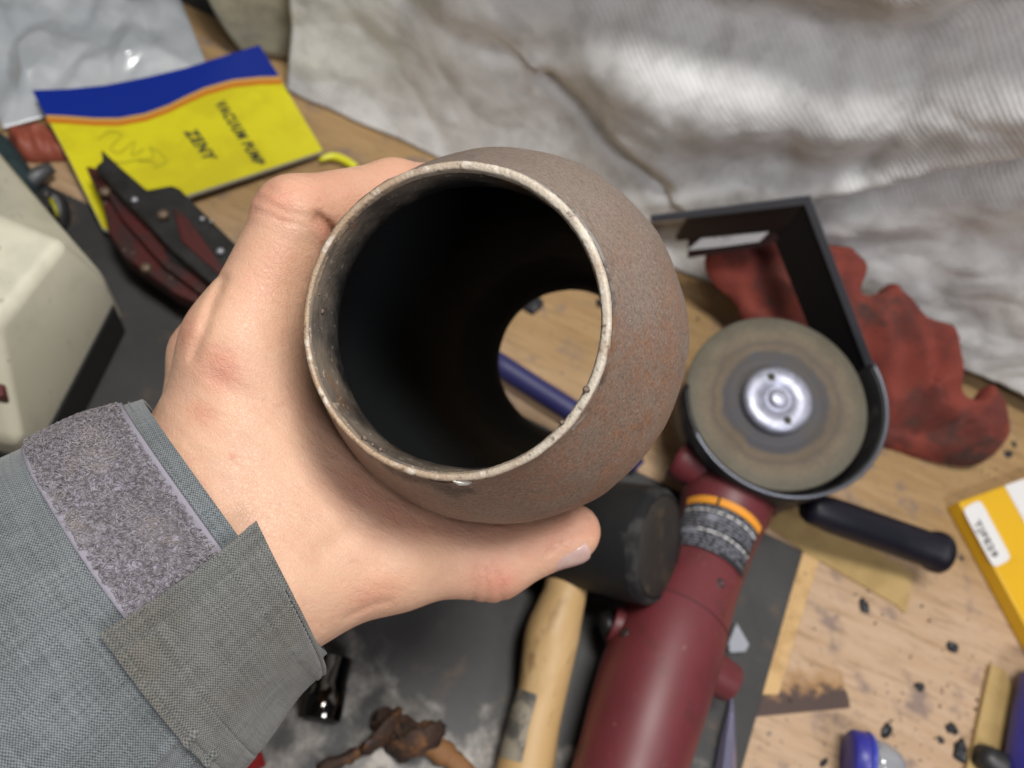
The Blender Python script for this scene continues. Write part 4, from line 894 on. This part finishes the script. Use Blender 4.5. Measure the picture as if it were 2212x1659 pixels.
def sculpt(Pt, d):
    m_ = np.abs(d) < .012
    px, py, dp = proj(Pt[m_]); o = np.zeros_like(px)
    for P_, w_, am in (([(482, 604), (460, 655), (440, 712), (418, 770)], 12, .0011), ([(688, 470), (708, 488), (730, 520)], 12, .0022),
                       ([(1030, 1228), (1022, 1300)], 7, .0005), ([(1078, 1240), (1086, 1300)], 7, .0005), ([(1052, 1235), (1050, 1300)], 6, .0004), ([(745, 1335), (800, 1308), (840, 1300)], 9, .0005),
                       ([(556, 425), (600, 450), (660, 470)], 6, .0004), ([(552, 455), (610, 478), (660, 486)], 6, .0004), ([(580, 405), (620, 425)], 6, .0003),
                       ([(1184, 1196), (1203, 1170), (1264, 1142), (1284, 1152)], 6, .0007), ([(470, 820), (540, 862), (600, 890)], 22, .0007), ([(690, 1200), (780, 1130)], 26, .0008)):
        o += am*gline(px, py, P_, w_)
    for P_, w_, am in (([(470, 790), (480, 780)], 60, .0003), ([(560, 440), (600, 420)], 34, .0008), ([(1062, 1262), (1080, 1262)], 34, .0004), ([(860, 1240), (700, 1290)], 30, .0002), ([(420, 720), (425, 700)], 34, .0004)):
        o -= am*gline(px, py, P_, w_)
    d = d.copy(); d[m_] += o*(dp < .30)
    q = Pt-PO.astype(np.float32); s_ = q @ PA.astype(np.float32); rl = np.sqrt(np.maximum(np.einsum('ij,ij->i', q, q)-s_*s_, 1e-9))
    dpipe = rl - pipe_r(np.clip(s_, 0, .2)).astype(np.float32)
    return smax(d, -(dpipe-.0002), .0022)
def full_sd(Pt):
    Pt = np.asarray(Pt, np.float32); return sculpt(Pt, hand_sd(Pt))
D = np.concatenate([full_sd(G[i:i+400000]) for i in range(0, len(G), 400000)]).reshape(shp)
hv, hf = surface_nets(D, A(xs[0], ys[0], zs[0]), h_); del D, G
mt, nt, b = nodes_of('skin'); SKIN = mt
co = coords(nt)
att = N(nt, 'ShaderNodeAttribute', attribute_name='flush')
c = mixc(nt, noise_mask(nt, co, 30, .3, .7, 4), (.580, .345, .238), (.635, .392, .262))
c = mixc(nt, math_(nt, 'MULTIPLY', noise_mask(nt, co, 75, .45, .68, 4), .55), c, (.58, .325, .215))
c = mixc(nt, math_(nt, 'MULTIPLY', att.outputs['Fac'], math_(nt, 'MULTIPLY_ADD', noise_mask(nt, co, 60, .3, .7, 3), .5, .45)), c, (.52, .185, .125))
c = mixc(nt, math_(nt, 'MULTIPLY', noise_mask(nt, co, 320, .68, .75, 1), .28), c, (.48, .24, .16))
L(nt, c, b.inputs['Base Color']); b.inputs['Roughness'].default_value = .46; b.inputs['Specular IOR Level'].default_value = .42
b.inputs['Subsurface Weight'].default_value = .22; b.inputs['Subsurface Radius'].default_value = (1.0, .36, .2); b.inputs['Subsurface Scale'].default_value = .0035
vo = N(nt, 'ShaderNodeTexVoronoi', feature='DISTANCE_TO_EDGE'); vo.inputs['Scale'].default_value = 900
wn = N(nt, 'ShaderNodeTexNoise'); wn.inputs['Scale'].default_value = 350; wn.inputs['Detail'].default_value = 3; L(nt, co, wn.inputs[0])
wm = mixc(nt, .004, co, wn.outputs[1], 'ADD'); L(nt, wm, vo.inputs['Vector'])
vm = N(nt, 'ShaderNodeMapRange'); vm.inputs[1].default_value = 0; vm.inputs[2].default_value = .12; L(nt, vo.outputs['Distance'], vm.inputs[0])
pv = bump(nt, b, vm.outputs[0], .26, .0004)
kv = N(nt, 'ShaderNodeTexVoronoi', feature='DISTANCE_TO_EDGE'); kv.inputs['Scale'].default_value = 1
kn_ = mixc(nt, .9, coords(nt, (330, 620, 420), (.2, .5, .7)), wn.outputs[1], 'ADD'); L(nt, kn_, kv.inputs['Vector'])
km = N(nt, 'ShaderNodeMapRange'); km.inputs[2].default_value = .10; L(nt, kv.outputs['Distance'], km.inputs[0])
pv = bump(nt, b, math_(nt, 'MULTIPLY', math_(nt, 'SUBTRACT', km.outputs[0], 1), math_(nt, 'MULTIPLY_ADD', att.outputs['Fac'], .8, .10)), .30, .0005, pv)
s1 = N(nt, 'ShaderNodeTexNoise'); s1.inputs['Scale'].default_value = 1; s1.inputs['Detail'].default_value = 5; L(nt, coords(nt, (190, 420, 260), (.4, .3, .9)), s1.inputs[0])
pv = bump(nt, b, s1.outputs[0], .42, .0009, pv)
s2 = N(nt, 'ShaderNodeTexNoise'); s2.inputs['Scale'].default_value = 55; s2.inputs['Detail'].default_value = 3; L(nt, co, s2.inputs[0]); bump(nt, b, s2.outputs[0], .22, .0025, pv)
ho = mesh('hand', (hv, hf, None, True), SKIN, pers)
ppx, ppy, dpp = proj(hv.astype(np.float32)); fl = np.zeros(len(hv))
for P_, w_, am in (([(560, 420), (600, 430)], 55, .75), ([(470, 790), (480, 800)], 45, .8), ([(430, 890), (440, 895)], 28, .55), ([(1060, 1240), (1075, 1250)], 55, .75), ([(1150, 1190), (1270, 1140)], 45, .45), ([(790, 1290), (830, 1270)], 45, .45), ([(560, 620), (600, 540)], 60, .4), ([(640, 420), (900, 380)], 60, .45), ([(760, 1050), (900, 1140), (1100, 1150)], 38, .38), ([(690, 480), (720, 520)], 30, .6), ([(395, 700), (400, 720)], 40, .5), ([(502, 985), (503, 986)], 8, 1.0)):
    fl = np.maximum(fl, 1.0*am*gline(ppx, ppy, P_, w_))
at_ = ho.data.attributes.new('flush', 'FLOAT', 'POINT'); at_.data.foreach_set('value', fl.astype(np.float32))
# thumb nail
axT = unit(T3[0]-T2[0]); nT = RW @ A(0, -1, 0)*math.cos(R(28)) + RW @ A(0, 0, 1)*math.sin(R(28)); nT = unit(nT-(nT @ axT)*axT); sT = np.cross(axT, nT)
nu_, nv_ = 22, 20; pts = []
for i in range(nu_+1):
    for j in range(nv_+1):
        u = i/nu_; vv = j/nv_*2-1
        corner = 1-.10*abs(vv)**3
        s0 = -.0100 + (.0142*corner)*u - .0012*(1-u)*(1-vv*vv) + .0012*(1-u)
        a = vv*R(52); pts.append((T3[0]+axT*s0, unit(nT*math.cos(a)+sT*math.sin(a)), u, vv))
P0 = np.array([p[0] for p in pts]); D0 = np.array([p[1] for p in pts]); tt = np.full(len(pts), .003)
for _ in range(40):
    dd = full_sd(P0+D0*tt[:, None]); tt += np.clip(-dd, -.001, .001)*.7
uu = np.array([p[2] for p in pts]); vvv = np.array([p[3] for p in pts])
tt = np.clip(tt, .004, .0105)
tt2 = tt + .00012 + .0005*uu**3 - .0006*np.abs(vvv)**6 - .0004*(1-uu)**8
lift = np.maximum(tt2, np.where(uu > .8, .0058*(1-.05*vvv**2), 0))
nail = P0+D0*lift[:, None]; w = nv_+1
nf_ = [(i*w+j, (i+1)*w+j, (i+1)*w+j+1, i*w+j+1) for i in range(nu_) for j in range(nv_)]
NAIL = M('nail', (.50, .33, .30), .28, var=[(200, (.55, .39, .35), .4, .6)], spec=.5, Subsurface_Weight=.15, Subsurface_Scale=.002, Coat_Weight=.25)
no = mesh('thumb_nail', (nail, nf_), NAIL, ho); sm = no.modifiers.new('solid', 'SOLIDIFY'); sm.thickness = .0005; sm.offset = -1
# ================================================================= THE SLEEVE
C0 = at(509, 1144, .236); C1 = at(122, 1412, .216)
sa = unit(C1-C0)
sw = RW @ A(.533, -.846, 0); sw = unit(sw-(sw @ sa)*sa)          # from the upper to the lower silhouette
sd2 = np.cross(sa, sw); sd2 = sd2 if sd2 @ (RW @ A(0, 0, 1)) > 0 else -sd2   # towards the camera
def sleeve_pt(u, phi, off=0.):
    wd = np.interp(u, [-.01, 0, .03, .06, .12, .3], [.0453, .0458, .0508, .0560, .0610, .070]); dp = np.interp(u, [-.01, 0, .05, .3], [.0395, .040, .043, .054])
    w_ = .0016*math.sin(31*u+2.2*phi) + .0022*mnoise.fractal(Vector((u*22, math.cos(phi)*1.4, math.sin(phi)*1.4)), 1, 2, 3)*min(1, max(0, u)/.02+.25)
    for s0 in (R(126), R(137)):
        if u > .034: w_ += .0011*math.exp(-((phi-s0-.1*math.sin(20*u))/.022)**2)
    if u < .0055: w_ += .0006
    c_, s_ = math.cos(phi), math.sin(phi)
    e = 2.25; k = (abs(c_)**e+abs(s_)**e)**(-1/e)
    return C0 + sa*u + (-c_*k)*(wd+off+w_)*sw + (s_*k)*(dp+off+w_)*sd2
def cloth(name, ca, cb, tint):
    mt, nt, b = nodes_of(name); co = coords(nt); uv = coords(nt, uv=True)
    sp = N(nt, 'ShaderNodeSeparateXYZ'); L(nt, uv, sp.inputs[0])
    jn = N(nt, 'ShaderNodeTexNoise'); jn.inputs['Scale'].default_value = 260; jn.inputs['Detail'].default_value = 2; L(nt, uv, jn.inputs[0])
    PIT = .00074
    ph = lambda ch, k: math_(nt, 'SINE', math_(nt, 'MULTIPLY', math_(nt, 'MULTIPLY_ADD', jn.outputs[0], .0009, sp.outputs[ch]), 2*math.pi/(PIT*k)))
    a_ = ph(0, 1.0); b_ = ph(1, 1.1); wv = math_(nt, 'MULTIPLY_ADD', math_(nt, 'MULTIPLY', a_, b_), .5, .5)
    tn = noise_mask(nt, coords(nt, (1500, 90, 1), uv=True), 1, .30, .70, 2); tm = noise_mask(nt, coords(nt, (90, 1500, 1), uv=True), 1, .30, .70, 2)
    th = math_(nt, 'ADD', math_(nt, 'MULTIPLY', wv, .72), math_(nt, 'MULTIPLY', math_(nt, 'ADD', tn, tm), .16))
    c = mixc(nt, th, cb, ca)
    c = mixc(nt, math_(nt, 'MULTIPLY', noise_mask(nt, co, 24, .42, .70, 4), .65), c, tint, 'MULTIPLY')
    L(nt, c, b.inputs['Base Color']); b.inputs['Roughness'].default_value = .85; b.inputs['Specular IOR Level'].default_value = .15; b.inputs['Sheen Weight'].default_value = .25
    pv = bump(nt, b, wv, .55, .0004)
    fz = N(nt, 'ShaderNodeTexNoise'); fz.inputs['Scale'].default_value = 700; L(nt, co, fz.inputs[0]); bump(nt, b, fz.outputs[0], .3, .0006, pv)
    return mt
DENIM = cloth('grey_chambray', (.265, .288, .300), (.006, .009, .012), (.62, .62, .60))
DENIM2 = cloth('grey_chambray_worn', (.245, .248, .235), (.014, .016, .016), (.74, .64, .55))
NU, NPH = 150, 260
us = [-.0005+.30*(i/NU)**1.25 for i in range(NU+1)]; V, UV = [], []
for u in us:
    for j in range(NPH):
        p_ = 2*math.pi*j/NPH; V.append(sleeve_pt(u, p_)); UV.append((u, p_*.046))
Fc = [(i*NPH+j, i*NPH+(j+1) % NPH, (i+1)*NPH+(j+1) % NPH, (i+1)*NPH+j) for i in range(NU) for j in range(NPH)]
so_ = mesh('sleeve', (V, Fc), DENIM, pers, uv=UV); sm = so_.modifiers.new('solid', 'SOLIDIFY'); sm.thickness = .0018; sm.offset = -1
# hook and loop strip
def patch(u0, u1, p0, p1, off, nu, nv, fn=None):
    V, UV = [], []
    for i in range(nu+1):
        for j in range(nv+1):
            u = u0+(u1-u0)*i/nu; p_ = p0+(p1-p0)*j/nv; o_ = off
            if fn: u, p_, o_ = fn(i/nu, j/nv, u, p_, off)
            V.append(sleeve_pt(u, p_, o_)); UV.append((u, p_*.046))
    w = nv+1
    return V, [(i*w+j, (i+1)*w+j, (i+1)*w+j+1, i*w+j+1) for i in range(nu) for j in range(nv)], UV
LAV = M('lavender_tape', (.245, .228, .27), .8, bumps=[(900, .5, .0006)])
pv_ = patch(.0048, .0310, R(-28), R(104), .0010, 30, 110)
vo_ = mesh('loop_strip', pv_[:2], LAV, so_, uv=pv_[2]); sm = vo_.modifiers.new('solid', 'SOLIDIFY'); sm.thickness = .0009; sm.offset = -1
V, Fc = [], []; base_i = 0; tri = [(math.cos(a), math.sin(a)) for a in (0, 2.1, 4.2)]
LIDX = []
for k in range(11500):
    u = random.uniform(.0060, .0298); p_ = R(random.uniform(-27, 103)); q = sleeve_pt(u, p_, .0009)
    e1_ = unit(sleeve_pt(u+.001, p_, .0009)-q); e2_ = unit(sleeve_pt(u, p_+.02, .0009)-q); n_ = np.cross(e1_, e2_); n_ = n_ if n_ @ (q-C0-sa*u) > 0 else -n_
    a = random.uniform(0, 6.28); t_ = e1_*math.cos(a)+e2_*math.sin(a); b2 = np.cross(n_, t_)
    ww = random.uniform(.0005, .0011); hh = random.uniform(.0004, .0012); lean = random.uniform(-.0006, .0006); rw = random.uniform(.00007, .00012)
    i0 = len(V)
    for s_ in range(5):
        an = math.pi*s_/4; cpt = q + t_*(-math.cos(an)*ww) + n_*(math.sin(an)*hh) + b2*lean*math.sin(an)
        tg_ = unit(t_*math.sin(an)*ww+n_*math.cos(an)*hh+1e-9); s2_ = np.cross(b2, tg_)
        for c_, d_ in tri: V.append(cpt+rw*(c_*b2+d_*s2_))
    for s_ in range(4):
        for j in range(3): Fc.append((i0+s_*3+j, i0+s_*3+(j+1) % 3, i0+s_*3+3+(j+1) % 3, i0+s_*3+3+j))
lp = mesh('loop_pile', (V, Fc, None, True), M('loop_fibre', (.31, .285, .31), .7, var=[(900, (.15, .135, .145), .42, .6), (60, (.33, .29, .28), .5, .7)]), so_); tag(lp, kind='stuff')
# cuff tab folded over the strip
def tab_fn(a, b_, u, p_, off):                               # a 0 at the hand side, b_ 0 at the free end
    u0 = -.0062 + .0150*b_**.9; u1 = .0365 + .0035*b_
    u = u0+(u1-u0)*a
    o_ = .0028
    ed = min(a, 1-a)
    o_ -= .0004*1.6*math.exp(-((a-.035)/.014)**2) + .0004*1.6*math.exp(-((a-.955)/.012)**2) + .00045*1.6*math.exp(-((a-.77)/.010)**2) + .00035*1.6*math.exp(-((b_-.045)/.012)**2) + .0003*math.exp(-((b_-.19)/.01)**2)*(a < .77)
    o_ += .0007*math.sin(7*a+5*b_) + .0012*max(0, 1-b_/.12)**2
    return u, p_ + .03*math.sin(3*a), o_
tv = patch(0, 1, R(93), R(232), 0, 70, 190, tab_fn)
to = mesh('cuff_tab', tv[:2], DENIM2, so_, uv=tv[2]); sm = to.modifiers.new('solid', 'SOLIDIFY'); sm.thickness = .0019; sm.offset = 0
def stitches(pts_, parent, mat, nm='stitching'):             # a row of short raised threads
    parts_ = []
    for k in range(0, len(pts_)-1, 2): parts_.append(tube([pts_[k], pts_[k]*.5+pts_[k+1]*.5+unit(pts_[k]-C0-sa*((pts_[k]-C0) @ sa))*.00018, pts_[k+1]], [.00012, .00020, .00012], 5))
    o = mesh(nm, join(*parts_), mat, parent); tag(o, kind='stuff')
THREAD = M('grey_thread', (.175, .182, .180), .85)
def tab_pt(a, b_):
    u, p_, o_ = tab_fn(a, b_, a, R(93)+R(139)*b_, .0028); return sleeve_pt(u, p_, o_+.0010)
for row in ([(.955, t_) for t_ in np.linspace(.03, .86, 120)], [(.77, t_) for t_ in np.linspace(.19, .86, 96)], [(t_, .045) for t_ in np.linspace(.05, .95, 44)], [(t_, .19) for t_ in np.linspace(.05, .77, 36)], [(.035, t_) for t_ in np.linspace(.03, .86, 120)]):
    stitches([tab_pt(*q_) for q_ in row], to, THREAD)
stitches([sleeve_pt(.0030, p_, .0002) for p_ in np.linspace(R(-10), R(98), 84)], so_, THREAD)
stitches([sleeve_pt(.0395, p_, .0002) for p_ in np.linspace(R(-10), R(175), 150)], so_, THREAD)
# one loose fibre by the wrist
mesh('loose_fibre', tube(smooth_path([at(748, 1336, .226), at(754, 1340, .226), at(760, 1334, .225), at(757, 1328, .225), at(764, 1325, .224)], 5), .00012, 5), WHITE, ho)
